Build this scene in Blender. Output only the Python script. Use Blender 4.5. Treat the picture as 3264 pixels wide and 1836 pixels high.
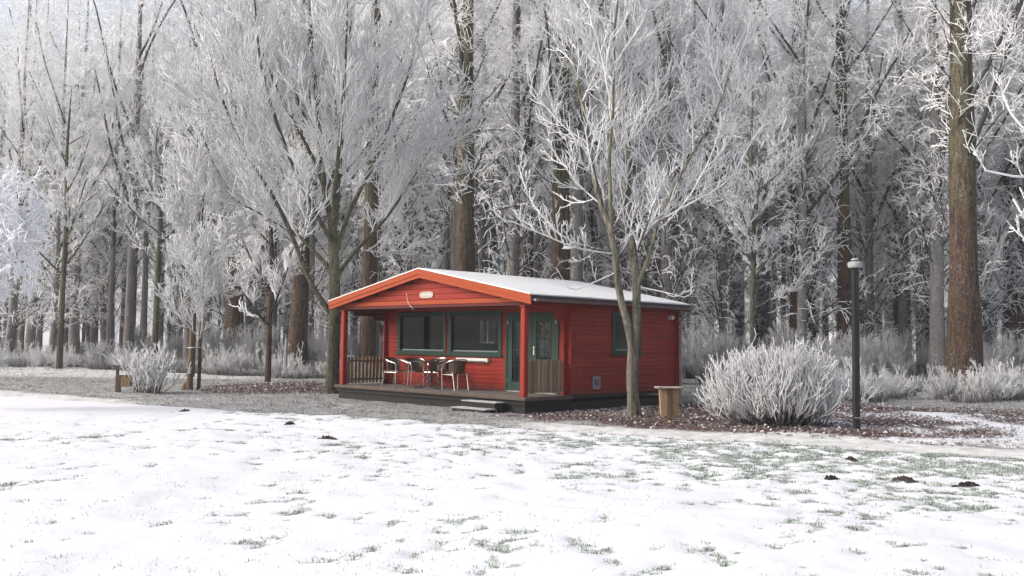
import bpy, math, random
import numpy as np

for _o in list(bpy.data.objects):
    bpy.data.objects.remove(_o)
SC = bpy.context.scene
COL = SC.collection
R = math.radians
random.seed(4)

# ---------------------------------------------------------------- camera
cd = bpy.data.cameras.new('camera'); cam = bpy.data.objects.new('camera', cd); COL.objects.link(cam)
cd.sensor_width = 36.0; cd.lens = 36.0 * 2902.24 / 3264.0
cd.clip_start = 0.1; cd.clip_end = 4000
cam.location = (0, 0, 1.6)
from mathutils import Matrix
cam.matrix_world = Matrix.Translation((0, 0, 1.6)) @ Matrix.Rotation(R(90) + 0.0587, 4, 'X') @ Matrix.Rotation(0.012, 4, 'Z')
SC.camera = cam

# ---------------------------------------------------------------- sky and sun (thin overcast, weak low sun from the left)
SUN_AZ, SUN_EL = R(258), R(32)          # compass bearing of the sun, clockwise from +Y
w = bpy.data.worlds.new('World'); SC.world = w; w.use_nodes = True
nt = w.node_tree; nt.nodes.clear()
sky = nt.nodes.new('ShaderNodeTexSky'); sky.sky_type = 'NISHITA'; sky.sun_disc = False
sky.sun_elevation = SUN_EL; sky.sun_rotation = SUN_AZ; sky.air_density = 1.0; sky.dust_density = 6.0; sky.ozone_density = 1.0
hs = nt.nodes.new('ShaderNodeHueSaturation'); hs.inputs['Saturation'].default_value = 0.55
bg = nt.nodes.new('ShaderNodeBackground'); bg.inputs['Strength'].default_value = 0.15
wo = nt.nodes.new('ShaderNodeOutputWorld')
nt.links.new(sky.outputs[0], hs.inputs['Color']); nt.links.new(hs.outputs[0], bg.inputs[0]); nt.links.new(bg.outputs[0], wo.inputs[0])
sd = bpy.data.lights.new('sun', 'SUN'); sd.energy = 0.7; sd.angle = R(26); sd.color = (1.0, 0.975, 0.945)
sun = bpy.data.objects.new('sun', sd); COL.objects.link(sun)
from mathutils import Vector
sdir = Vector((math.sin(SUN_AZ) * math.cos(SUN_EL), math.cos(SUN_AZ) * math.cos(SUN_EL), math.sin(SUN_EL)))
sun.rotation_euler = sdir.to_track_quat('Z', 'Y').to_euler()
SC.view_settings.view_transform = 'Standard'; SC.view_settings.look = 'None'
SC.view_settings.exposure = 0.83; SC.view_settings.gamma = 1.0; SC.view_settings.use_curve_mapping = False
SC.render.engine = 'CYCLES'
SC.cycles.max_bounces = 8; SC.cycles.diffuse_bounces = 5; SC.cycles.volume_bounces = 1; SC.cycles.transparent_max_bounces = 12

# ---------------------------------------------------------------- helpers
def tag(o, label=None, cat=None, group=None, kind=None):
    if label: o['label'] = label
    if cat: o['category'] = cat
    if group: o['group'] = group
    if kind: o['kind'] = kind
    return o

def empty(name, loc=(0, 0, 0), rz=0.0, parent=None):
    o = bpy.data.objects.new(name, None); COL.objects.link(o)
    o.location = loc; o.rotation_euler = (0, 0, rz); o.empty_display_size = 0.2
    if parent: o.parent = parent
    return o

def mesh_np(name, V, F, mat=None, attrs=None, smooth=False):
    """V (n,3); F list of arrays of faces (m,k)"""
    me = bpy.data.meshes.new(name)
    V = np.asarray(V, dtype=np.float32)
    if not isinstance(F, list): F = [F]
    F = [np.asarray(f, dtype=np.int32) for f in F if len(f)]
    me.vertices.add(len(V)); me.vertices.foreach_set('co', V.ravel())
    li = np.concatenate([f.ravel() for f in F]); tot = np.concatenate([np.full(len(f), f.shape[1], np.int32) for f in F])
    st = np.concatenate([[0], np.cumsum(tot)[:-1]]).astype(np.int32)
    me.loops.add(len(li)); me.loops.foreach_set('vertex_index', li)
    me.polygons.add(len(tot)); me.polygons.foreach_set('loop_start', st); me.polygons.foreach_set('loop_total', tot)
    if smooth: me.polygons.foreach_set('use_smooth', np.ones(len(tot), bool))
    for k, a in (attrs or {}).items():
        at = me.attributes.new(k, 'FLOAT', 'POINT'); at.data.foreach_set('value', np.asarray(a, np.float32))
    me.update(calc_edges=True)
    if mat: me.materials.append(mat)
    return me

def link(name, me, parent=None):
    o = bpy.data.objects.new(name, me); COL.objects.link(o)
    if parent: o.parent = parent
    return o

class MB:
    """collects boxes, prisms and tubes into one mesh"""
    def __init__(s): s.v = []; s.f = []; s.n = 0
    def add(s, V, F):
        V = np.asarray(V, float); s.v.append(V)
        s.f += [tuple(int(i) + s.n for i in f) for f in F]; s.n += len(V); return s
    def box(s, a, b, bev=0.0):
        (x0, y0, z0), (x1, y1, z1) = a, b
        x0, x1 = min(x0, x1), max(x0, x1); y0, y1 = min(y0, y1), max(y0, y1); z0, z1 = min(z0, z1), max(z0, z1)
        if bev <= 0:
            V = [(x0,y0,z0),(x1,y0,z0),(x1,y1,z0),(x0,y1,z0),(x0,y0,z1),(x1,y0,z1),(x1,y1,z1),(x0,y1,z1)]
            F = [(0,3,2,1),(4,5,6,7),(0,1,5,4),(1,2,6,5),(2,3,7,6),(3,0,4,7)]
            return s.add(V, F)
        c = np.array([(x0+x1)/2, (y0+y1)/2, (z0+z1)/2]); h = np.array([(x1-x0)/2, (y1-y0)/2, (z1-z0)/2])
        bev = min(bev, h.min() * 0.9)
        V = []; idx = {}
        for sx in (-1, 1):
            for sy in (-1, 1):
                for sz in (-1, 1):
                    for ax in range(3):
                        p = np.array([sx, sy, sz]) * h; q = p.copy()
                        for k in range(3):
                            if k != ax: q[k] -= np.sign(p[k]) * bev
                        idx[(sx, sy, sz, ax)] = len(V); V.append(c + q)
        F = []
        def quad(keys, nrm):
            pts = [V[idx[k]] for k in keys]
            n = np.cross(pts[1]-pts[0], pts[2]-pts[0])
            F.append([idx[k] for k in (keys if n @ nrm > 0 else keys[::-1])])
        for ax in range(3):
            a1, a2 = [k for k in range(3) if k != ax]
            for sg in (-1, 1):
                ks = []
                for u, v in ((-1,-1),(1,-1),(1,1),(-1,1)):
                    t = [0,0,0]; t[ax] = sg; t[a1] = u; t[a2] = v; ks.append((*t, ax))
                n = np.zeros(3); n[ax] = sg; quad(ks, n)
            for u in (-1, 1):
                for v in (-1, 1):
                    t0 = [0,0,0]; t0[a1] = u; t0[a2] = v; ta = t0[:]; ta[ax] = -1; tb = t0[:]; tb[ax] = 1
                    ks = [(*ta, a1), (*tb, a1), (*tb, a2), (*ta, a2)]
                    n = np.zeros(3); n[a1] = u; n[a2] = v; quad(ks, n)
        for sx in (-1, 1):
            for sy in (-1, 1):
                for sz in (-1, 1):
                    quad([(sx,sy,sz,0),(sx,sy,sz,1),(sx,sy,sz,2)], np.array([sx,sy,sz]))
        return s.add(V, F)
    def prism(s, poly, d, ax):
        """poly: list of 3D points (planar loop), d: extrusion vector"""
        P = np.asarray(poly, float); n = len(P); d = np.asarray(d, float)
        nv = sum(np.cross(P[i]-P[0], P[(i+1) % n]-P[0]) for i in range(n))
        if nv @ d > 0: P = P[::-1]
        V = np.vstack([P, P + d])
        F = [tuple(range(n)), tuple(range(2*n-1, n-1, -1))] + [(i, i+n, (i+1) % n + n, (i+1) % n) for i in range(n)]
        return s.add(V, F)
    def tube(s, pts, r, k=8, smooth=0):
        P = np.asarray(pts, float)
        if smooth: P = catmull(P, smooth)
        rr = np.full(len(P), r) if np.isscalar(r) else np.interp(np.linspace(0, 1, len(P)), np.linspace(0, 1, len(r)), r)
        V, Q = tubes(P[None], rr[None], k)
        F = [tuple(q) for q in Q]; m = len(P)
        F += [tuple(range(k-1, -1, -1)), tuple(range((m-1)*k, m*k))]
        return s.add(V, F)
    def mesh(s, name, mat, smooth=False):
        me = bpy.data.meshes.new(name); me.from_pydata(np.vstack(s.v).tolist(), [], s.f); me.update()
        if mat: me.materials.append(mat)
        if smooth:
            me.polygons.foreach_set('use_smooth', np.ones(len(me.polygons), bool))
            if hasattr(me, 'set_sharp_from_angle'): me.set_sharp_from_angle(angle=R(40))
        return me
    def build(s, name, mat, parent=None, smooth=False):
        return link(name, s.mesh(name, mat, smooth), parent)

def catmull(P, sub):
    P = np.asarray(P, float); n = len(P); out = []
    E = np.vstack([2*P[0]-P[1], P, 2*P[-1]-P[-2]])
    for i in range(n-1):
        p0, p1, p2, p3 = E[i:i+4]
        for t in np.linspace(0, 1, sub, endpoint=False):
            out.append(0.5*((2*p1)+(-p0+p2)*t+(2*p0-5*p1+4*p2-p3)*t*t+(-p0+3*p1-3*p2+p3)*t**3))
    out.append(P[-1]); return np.array(out)

def nrm(v): return v / np.maximum(np.linalg.norm(v, axis=-1, keepdims=True), 1e-9)

def tubes(P, Rr, k):
    """P (n,N,3) polylines, Rr (n,N) radii -> verts, quads of k-sided tubes"""
    n, N, _ = P.shape
    T = nrm(np.gradient(P, axis=1)); D = nrm(P[:, -1] - P[:, 0])
    ref = np.where(np.abs(D[:, 2:3]) > 0.8, np.array([[1.0, 0.13, 0]]), np.array([[0.1, 0.05, 1.0]]))
    U = nrm(np.cross(T, ref[:, None, :])); W = np.cross(T, U)
    a = np.linspace(0, 2*np.pi, k, endpoint=False)
    V = P[:, :, None, :] + Rr[:, :, None, None] * (U[:, :, None, :]*np.cos(a)[None, None, :, None] + W[:, :, None, :]*np.sin(a)[None, None, :, None])
    i = np.arange(n)[:, None, None]*N*k; j = np.arange(N-1)[None, :, None]*k; c = np.arange(k)[None, None, :]; c2 = (c+1) % k
    Q = np.stack([i+j+c, i+j+c2, i+j+k+c2, i+j+k+c], -1).reshape(-1, 4)
    return V.reshape(-1, 3), Q

# value noise for terrain and masks
_rng0 = np.random.default_rng(11); _TAB = _rng0.random((256, 256))
def vnoise(x, y, s=1.0, off=0):
    x = np.asarray(x, float)*s + 37.7*off + 1000; y = np.asarray(y, float)*s + 91.3*off + 1000
    xi = np.floor(x).astype(int); yi = np.floor(y).astype(int); fx = x-xi; fy = y-yi
    fx = fx*fx*(3-2*fx); fy = fy*fy*(3-2*fy); g = lambda a, b: _TAB[a % 256, b % 256]
    return (g(xi, yi)*(1-fx)+g(xi+1, yi)*fx)*(1-fy) + (g(xi, yi+1)*(1-fx)+g(xi+1, yi+1)*fx)*fy
def fbm(x, y, s, o=3, off=0):
    t = 0; a = 1; tot = 0
    for i in range(o): t = t + a*vnoise(x, y, s*2.03**i, off+i*7); tot += a; a *= 0.5
    return t/tot
def sstep(a, b, x):
    t = np.clip((np.asarray(x, float)-a)/(b-a), 0, 1); return t*t*(3-2*t)

# ---------------------------------------------------------------- materials
class NT:
    def __init__(s, name):
        s.m = bpy.data.materials.new(name); s.m.use_nodes = True; s.t = s.m.node_tree; s.t.nodes.clear()
        s.out = s.n('ShaderNodeOutputMaterial'); s.b = s.n('ShaderNodeBsdfPrincipled'); s.l(s.b.outputs[0], s.out.inputs['Surface'])
    def n(s, t, **kw):
        x = s.t.nodes.new(t)
        for k, v in kw.items(): setattr(x, k, v)
        return x
    def l(s, a, b): s.t.links.new(a, b)
    def noise(s, scale, detail=4, rough=0.55, vec=None, stretch=None, obj=True):
        x = s.n('ShaderNodeTexNoise'); x.inputs['Scale'].default_value = scale; x.inputs['Detail'].default_value = detail; x.inputs['Roughness'].default_value = rough
        if vec is None:
            tc = s.n('ShaderNodeTexCoord'); vec = tc.outputs['Object']
        if stretch:
            mp = s.n('ShaderNodeMapping'); mp.inputs['Scale'].default_value = stretch; s.l(vec, mp.inputs['Vector']); vec = mp.outputs[0]
        s.l(vec, x.inputs['Vector']); return x.outputs[0]
    def ramp(s, fac, stops):
        r = s.n('ShaderNodeValToRGB'); e = r.color_ramp.elements
        while len(e) < len(stops): e.new(0.5)
        for i, (p, c) in enumerate(stops): e[i].position = p; e[i].color = (*c, 1) if len(c) == 3 else c
        s.l(fac, r.inputs[0]); return r.outputs[0]
    def math(s, op, a, b=None, c=None, clamp=False):
        x = s.n('ShaderNodeMath', operation=op); x.use_clamp = clamp
        for i, v in enumerate((a, b, c)):
            if v is None: continue
            if isinstance(v, (int, float)): x.inputs[i].default_value = v
            else: s.l(v, x.inputs[i])
        return x.outputs[0]
    def sm(s, v, a, b):
        x = s.n('ShaderNodeMapRange', interpolation_type='SMOOTHSTEP'); s.l(v, x.inputs[0]); x.inputs[1].default_value = a; x.inputs[2].default_value = b
        return x.outputs[0]
    def mix(s, f, a, b, blend='MIX'):
        x = s.n('ShaderNodeMix', data_type='RGBA', blend_type=blend)
        for i, v in ((0, f), (6, a), (7, b)):
            if isinstance(v, (int, float)): x.inputs[i].default_value = v
            elif isinstance(v, tuple): x.inputs[i].default_value = (*v, 1)
            else: s.l(v, x.inputs[i])
        return x.outputs[2]
    def attr(s, name):
        x = s.n('ShaderNodeAttribute'); x.attribute_name = name; return x.outputs['Fac']
    def bump(s, h, strength=0.3, dist=0.02):
        b = s.n('ShaderNodeBump'); b.inputs['Strength'].default_value = strength; b.inputs['Distance'].default_value = dist
        s.l(h, b.inputs['Height']); s.l(b.outputs[0], s.b.inputs['Normal'])
    def col(s, c):
        if isinstance(c, tuple): s.b.inputs['Base Color'].default_value = (*c, 1)
        else: s.l(c, s.b.inputs['Base Color'])
    def rough(s, v):
        if isinstance(v, (int, float)): s.b.inputs['Roughness'].default_value = v
        else: s.l(v, s.b.inputs['Roughness'])
    def rnd(s):
        return s.n('ShaderNodeObjectInfo').outputs['Random']

def m_wood(name, c0, c1, grain_axis=0, rough=0.6, var=0.25, frost=0.0, dirt=False):
    """stained or bare timber with long grain, per-board tone and fine relief"""
    m = NT(name); st = [14, 14, 14]; st[grain_axis] = 0.9
    g = m.noise(3.0, 6, 0.65, stretch=tuple(st)); big = m.noise(1.3, 3)
    c = m.ramp(g, [(0.28, c0), (0.72, c1)])
    c = m.mix(m.math('MULTIPLY', big, 0.35), c, tuple(x*0.55 for x in c0))
    hv = m.n('ShaderNodeHueSaturation'); m.l(c, hv.inputs['Color']); m.l(m.math('MULTIPLY_ADD', m.rnd(), var, 1-var/2), hv.inputs['Value'])
    c = hv.outputs[0]
    if dirt:
        tc = m.n('ShaderNodeTexCoord'); sp0 = m.n('ShaderNodeSeparateXYZ'); m.l(tc.outputs['Object'], sp0.inputs[0]); nn = m.noise(6, 5, 0.7)
        f = m.sm(m.math('ADD', sp0.outputs[2], m.math('MULTIPLY_ADD', nn, -1.0, 0.35)), 0.42, 0.12); c = m.mix(m.math('MULTIPLY', f, 0.55), c, (0.045, 0.022, 0.016))
        c = m.mix(m.math('MULTIPLY', m.sm(m.noise(0.8, 4, 0.7), 0.52, 0.75), 0.30), c, tuple(min(1, x*1.25+0.012) for x in c1))
    if frost > 0:
        gn = m.n('ShaderNodeNewGeometry'); sp = m.n('ShaderNodeSeparateXYZ'); m.l(gn.outputs['Normal'], sp.inputs[0])
        f = m.math('MULTIPLY', m.sm(sp.outputs[2], 0.3, 0.9), m.sm(m.noise(9, 5), 0.35, 0.65)); c = m.mix(m.math('MULTIPLY', f, frost), c, (0.7, 0.71, 0.74))
    m.col(c); m.rough(m.math('MULTIPLY_ADD', g, 0.25, rough-0.1)); m.b.inputs['Specular IOR Level'].default_value = 0.22; m.bump(g, 0.25, 0.006); return m.m

def m_plain(name, c, rough=0.5, metal=0.0, var=0.12, scale=8, bump=0.05):
    m = NT(name); n = m.noise(scale, 5)
    m.col(m.ramp(n, [(0.25, tuple(x*(1-var) for x in c)), (0.75, tuple(min(1, x*(1+var)) for x in c))])); m.rough(m.math('MULTIPLY_ADD', n, 0.2, rough-0.1))
    m.b.inputs['Metallic'].default_value = metal; m.b.inputs['Specular IOR Level'].default_value = 0.3; m.bump(n, bump, 0.01); return m.m

def m_frost(name, bark, bark2, hard=1.0, snow=(0.84, 0.843, 0.855)):
    """twigs and branches: bark showing through rime, more rime the thinner the wood (attribute fr)"""
    m = NT(name); n = m.noise(9, 3, 0.65)
    gn = m.n('ShaderNodeNewGeometry'); sp = m.n('ShaderNodeSeparateXYZ'); m.l(gn.outputs['Normal'], sp.inputs[0])
    f = m.math('ADD', m.math('MULTIPLY', m.attr('fr'), 1.25*hard), m.math('MULTIPLY', sp.outputs[2], 0.22))
    f = m.math('ADD', f, m.math('MULTIPLY_ADD', n, 1.4, -0.80)); f = m.sm(f, 0.28, 0.72)
    b = m.mix(n, bark, bark2); m.col(m.mix(f, b, snow)); m.rough(0.9); m.b.inputs['Specular IOR Level'].default_value = 0.1
    return m.m

def m_trunk(name, low, high, h0, h1, rime=0.35, grey=0.0):
    """old bark: brown at the foot, algae green higher up, fissured, rime flecks"""
    m = NT(name); tc = m.n('ShaderNodeTexCoord'); sp = m.n('ShaderNodeSeparateXYZ'); m.l(tc.outputs['Object'], sp.inputs[0])
    g = m.noise(5, 6, 0.65, stretch=(2.6, 2.6, 0.35)); big = m.noise(0.9, 4, 0.6); fine = m.noise(22, 4, 0.6, stretch=(1.5, 1.5, 0.5))
    hgt = m.sm(m.math('ADD', sp.outputs[2], m.math('MULTIPLY_ADD', big, 5.0, -2.5)), h0, h1)
    c = m.mix(hgt, low, high); c = m.mix(m.sm(g, 0.60, 0.36), c, tuple(x*0.38 for x in low))
    if grey > 0: c = m.mix(m.math('MULTIPLY', m.rnd(), grey), c, (0.33, 0.33, 0.34))
    f = m.math('MULTIPLY', m.sm(fine, 0.52, 0.68), m.math('MULTIPLY_ADD', m.sm(big, 0.35, 0.7), rime, rime*0.4), clamp=True)
    c = m.mix(f, c, (0.66, 0.67, 0.69)); m.col(c); m.rough(0.9); m.b.inputs['Specular IOR Level'].default_value = 0.2
    m.bump(g, 0.9, 0.05); return m.m

RED = m_wood('red_stain', (0.1845, 0.0097, 0.0045), (0.2835, 0.0229, 0.0090), 0, 0.55, 0.22, dirt=True)
REDY = m_wood('red_stain_side', (0.1886, 0.0099, 0.0046), (0.2898, 0.0235, 0.0092), 1, 0.55, 0.22, dirt=True)
REDZ = m_wood('red_stain_post', (0.1944, 0.0105, 0.0057), (0.2916, 0.0259, 0.0105), 2, 0.55, 0.15)
ORANGE = m_wood('orange_red_fascia', (0.2661, 0.0333, 0.0059), (0.3474, 0.0591, 0.0111), 0, 0.55, 0.12)
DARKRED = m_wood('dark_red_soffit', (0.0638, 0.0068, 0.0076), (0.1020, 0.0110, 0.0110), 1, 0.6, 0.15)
GREEN = m_plain('dark_green_paint', (0.0045, 0.030, 0.0205), 0.5, 0, 0.2, 12)
DECKM = m_wood('deck_wood', (0.0480, 0.0336, 0.0256), (0.0960, 0.0704, 0.0544), 0, 0.7, 0.3, frost=0.14)
PICKET = m_wood('weathered_picket', (0.1462, 0.1042, 0.0687), (0.3176, 0.2287, 0.1588), 2, 0.75, 0.5)
SKIRT = m_plain('dark_skirting', (0.0067, 0.0067, 0.0071), 0.7, 0, 0.3, 5)
FELT = m_plain('roof_felt', (0.045, 0.042, 0.045), 0.85, 0, 0.25, 14)
GUTTER = m_plain('gutter_plastic', (0.16, 0.085, 0.09), 0.4, 0, 0.25, 6)
WHITE = m_plain('white_paint', (0.6290, 0.6205, 0.5950), 0.45, 0, 0.06, 10)
METAL = m_plain('brushed_aluminium', (0.55, 0.54, 0.52), 0.24, 1.0, 0.06, 30)
DARKMETAL = m_plain('dark_metal', (0.055, 0.05, 0.055), 0.4, 0.6, 0.2, 20)
GREYMETAL = m_plain('grey_vent_metal', (0.20, 0.20, 0.21), 0.5, 0.3, 0.2, 12)
BLACKW = m_wood('black_stained_post', (0.0098, 0.0091, 0.0098), (0.0245, 0.0224, 0.0238), 2, 0.6, 0.2)
STAKE = m_wood('brown_stake', (0.0850, 0.0553, 0.0323), (0.1785, 0.1232, 0.0765), 2, 0.8, 0.2)
LOGW = m_wood('pale_split_log', (0.1700, 0.1105, 0.0595), (0.3230, 0.2253, 0.1360), 2, 0.75, 0.3)
PLATE = m_plain('pale_name_plate', (0.3360, 0.2880, 0.2480), 0.5, 0, 0.15, 9)
DARKIN = m_plain('dark_interior', (0.035, 0.032, 0.03), 0.8, 0, 0.2, 4)
LAMPCAP = m_plain('frosted_lamp_plastic', (0.2940, 0.2940, 0.3010), 0.5, 0, 0.15, 14)

def make_snow(name, tint=(0.86, 0.87, 0.895)):
    m = NT(name); n = m.noise(2.2, 5, 0.6); f = m.noise(40, 4, 0.6)
    m.col(m.mix(m.math('MULTIPLY', n, 0.25), tint, tuple(x*0.93 for x in tint))); m.rough(0.75); m.b.inputs['Specular IOR Level'].default_value = 0.25
    m.bump(m.math('ADD', m.math('MULTIPLY', n, 2.0), m.math('MULTIPLY', f, 0.35)), 0.5, 0.03); return m.m
SNOW = make_snow('roof_snow', (0.6440, 0.6486, 0.6624))

def make_glass(name):
    m = NT(name); m.t.nodes.remove(m.b)
    lw = m.n('ShaderNodeLayerWeight'); lw.inputs['Blend'].default_value = 0.5; fr = m.math('MULTIPLY_ADD', m.math('POWER', lw.outputs['Facing'], 5.0), 0.9, 0.013)
    gl = m.n('ShaderNodeBsdfGlossy'); gl.inputs['Roughness'].default_value = 0.015; tr = m.n('ShaderNodeBsdfTransparent'); tr.inputs[0].default_value = (0.80, 0.84, 0.83, 1)
    mx = m.n('ShaderNodeMixShader'); m.l(fr, mx.inputs[0]); m.l(tr.outputs[0], mx.inputs[1]); m.l(gl.outputs[0], mx.inputs[2]); m.l(mx.outputs[0], m.out.inputs['Surface']); return m.m
GLASS = make_glass('window_glass')

def make_wicker():
    m = NT('brown_wicker'); a = m.n('ShaderNodeTexWave'); a.inputs['Scale'].default_value = 28; a.bands_direction = 'Z'; tc = m.n('ShaderNodeTexCoord'); m.l(tc.outputs['Object'], a.inputs[0])
    b = m.n('ShaderNodeTexWave'); b.inputs['Scale'].default_value = 20; b.bands_direction = 'DIAGONAL'; m.l(tc.outputs['Object'], b.inputs[0])
    f = m.math('MULTIPLY', a.outputs['Fac'], b.outputs['Fac']); m.col(m.ramp(f, [(0.1, (0.035, 0.018, 0.010)), (0.6, (0.20, 0.105, 0.055))])); m.rough(0.5); m.bump(f, 0.6, 0.006); return m.m
WICKER = make_wicker()

def make_ground():
    m = NT('winter_ground'); tc = m.n('ShaderNodeTexCoord'); P = tc.outputs['Object']
    n1 = m.noise(3.0, 6, 0.65, vec=P); n2 = m.noise(14, 5, 0.65, vec=P); n3 = m.noise(45, 3, 0.6, vec=P); n4 = m.noise(0.6, 4, 0.6, vec=P)
    grass = m.mix(m.sm(n2, 0.38, 0.62), (0.10, 0.10, 0.09), (0.34, 0.34, 0.34))
    grass = m.mix(m.math('MULTIPLY', m.sm(n1, 0.4, 0.65), 0.55), grass, (0.38, 0.383, 0.388))
    green = m.mix(m.sm(n2, 0.35, 0.65), (0.28, 0.31, 0.28), (0.74, 0.78, 0.77))
    lit = m.ramp(n2, [(0.30, (0.020, 0.012, 0.012)), (0.48, (0.075, 0.042, 0.040)), (0.62, (0.17, 0.115, 0.11)), (0.75, (0.40, 0.37, 0.37))])
    trk = m.mix(m.sm(n1, 0.3, 0.7), (0.40, 0.40, 0.395), (0.62, 0.62, 0.625))
    snow = m.mix(m.math('MULTIPLY', n4, 0.4), (0.645, 0.648, 0.685), (0.57, 0.575, 0.615))
    def fac(a, k2, k3, lo, hi):
        v = m.math('ADD', m.attr(a), m.math('MULTIPLY_ADD', n2, k2, -k2*0.5)); v = m.math('ADD', v, m.math('MULTIPLY_ADD', n3, k3, -k3*0.5)); return m.sm(v, lo, hi)
    fs = fac('snow', 0.75, 0.35, 0.38, 0.62); fb = fac('bare', 0.55, 0.45, 0.38, 0.62)
    c = m.mix(fac('litter', 0.8, 0.3, 0.35, 0.65), grass, lit); c = m.mix(fac('track', 0.7, 0.3, 0.35, 0.7), c, trk)
    c = m.mix(fac('rut', 0.6, 0.3, 0.4, 0.7), c, (0.16, 0.155, 0.15))
    c = m.mix(fs, c, snow); c = m.mix(fb, c, green)
    m.col(c); m.rough(0.85); m.b.inputs['Specular IOR Level'].default_value = 0.2
    h = m.math('ADD', m.math('MULTIPLY', n2, 1.0), m.math('MULTIPLY', n3, 0.4)); h = m.math('ADD', m.math('MULTIPLY', h, m.math('MULTIPLY_ADD', fs, -0.72, 1.0)), m.math('MULTIPLY', fs, 0.7)); m.bump(h, 0.6, 0.03); return m.m
GROUND = make_ground()

def make_blades(name, base, tip, frostc):
    m = NT(name); r = m.attr('rn'); f = m.attr('fr')
    c = m.mix(r, base, tip); c = m.mix(m.sm(m.math('ADD', f, m.math('MULTIPLY_ADD', r, 0.8, -0.4)), 0.2, 0.9), c, frostc)
    m.col(c); m.rough(0.8); m.b.inputs['Specular IOR Level'].default_value = 0.2; return m.m
TUFT = make_blades('grass_tufts', (0.030, 0.036, 0.026), (0.13, 0.155, 0.115), (0.44, 0.49, 0.465))
FGRASS = make_blades('frosted_grass', (0.10, 0.096, 0.086), (0.20, 0.195, 0.185), (0.46, 0.465, 0.47))
WEED = make_blades('frosted_weeds', (0.07, 0.064, 0.06), (0.17, 0.16, 0.157), (0.40, 0.40, 0.41))
def make_leaf():
    m = NT('fallen_leaves'); r = m.attr('rn')
    m.col(m.ramp(r, [(0.0, (0.045, 0.028, 0.027)), (0.40, (0.105, 0.066, 0.062)), (0.6, (0.18, 0.135, 0.13)), (0.75, (0.42, 0.40, 0.40)), (1.0, (0.6, 0.6, 0.61))])); m.rough(0.8); return m.m
LEAF = make_leaf()
SOIL = m_plain('dark_soil', (0.0280, 0.0224, 0.0192), 0.9, 0, 0.5, 20, 0.6)

# ---------------------------------------------------------------- ground
TN = np.array([0.489, 0.872]); TC = 15.3             # the track runs along TN.p = TC
def sdist(x, y): return TN[0]*x + TN[1]*y - TC
TH = 0.7629; CO = np.array([0.3041, 21.1155])         # cabin frame
CX = np.array([math.cos(TH), -math.sin(TH)]); CY = np.array([math.sin(TH), math.cos(TH)])
def to_cabin(x, y):
    dx = x-CO[0]; dy = y-CO[1]; return dx*CX[0]+dy*CX[1], dx*CY[0]+dy*CY[1]
def cabin_dist(x, y):
    a, b = to_cabin(x, y); dx = np.maximum(np.maximum(-7.2-a, a-0.2), 0); dy = np.maximum(np.maximum(-0.2-b, b-6.5), 0); return np.hypot(dx, dy)
def gheight(x, y):
    s = sdist(x, y); near = np.exp(-(np.hypot(x, y-14)/70)**2)
    z = (fbm(x, y, 0.12, 3, 1)-0.5)*0.22*sstep(0.5, 4, cabin_dist(x, y))*near
    z = z + (fbm(x, y, 1.1, 4, 5)-0.5)*0.05*near*sstep(3.0, -0.5, s) + (fbm(x, y, 2.4, 2, 9)-0.5)*0.05*near
    z = z - 0.06*sstep(1.5, 0.1, cabin_dist(x, y)) - 0.05*np.exp(-((s-0.1)/0.25)**2) - 0.045*np.exp(-((s-1.55)/0.25)**2)
    z = z + 3.0*sstep(60, 400, np.hypot(x, y))
    return z
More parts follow.
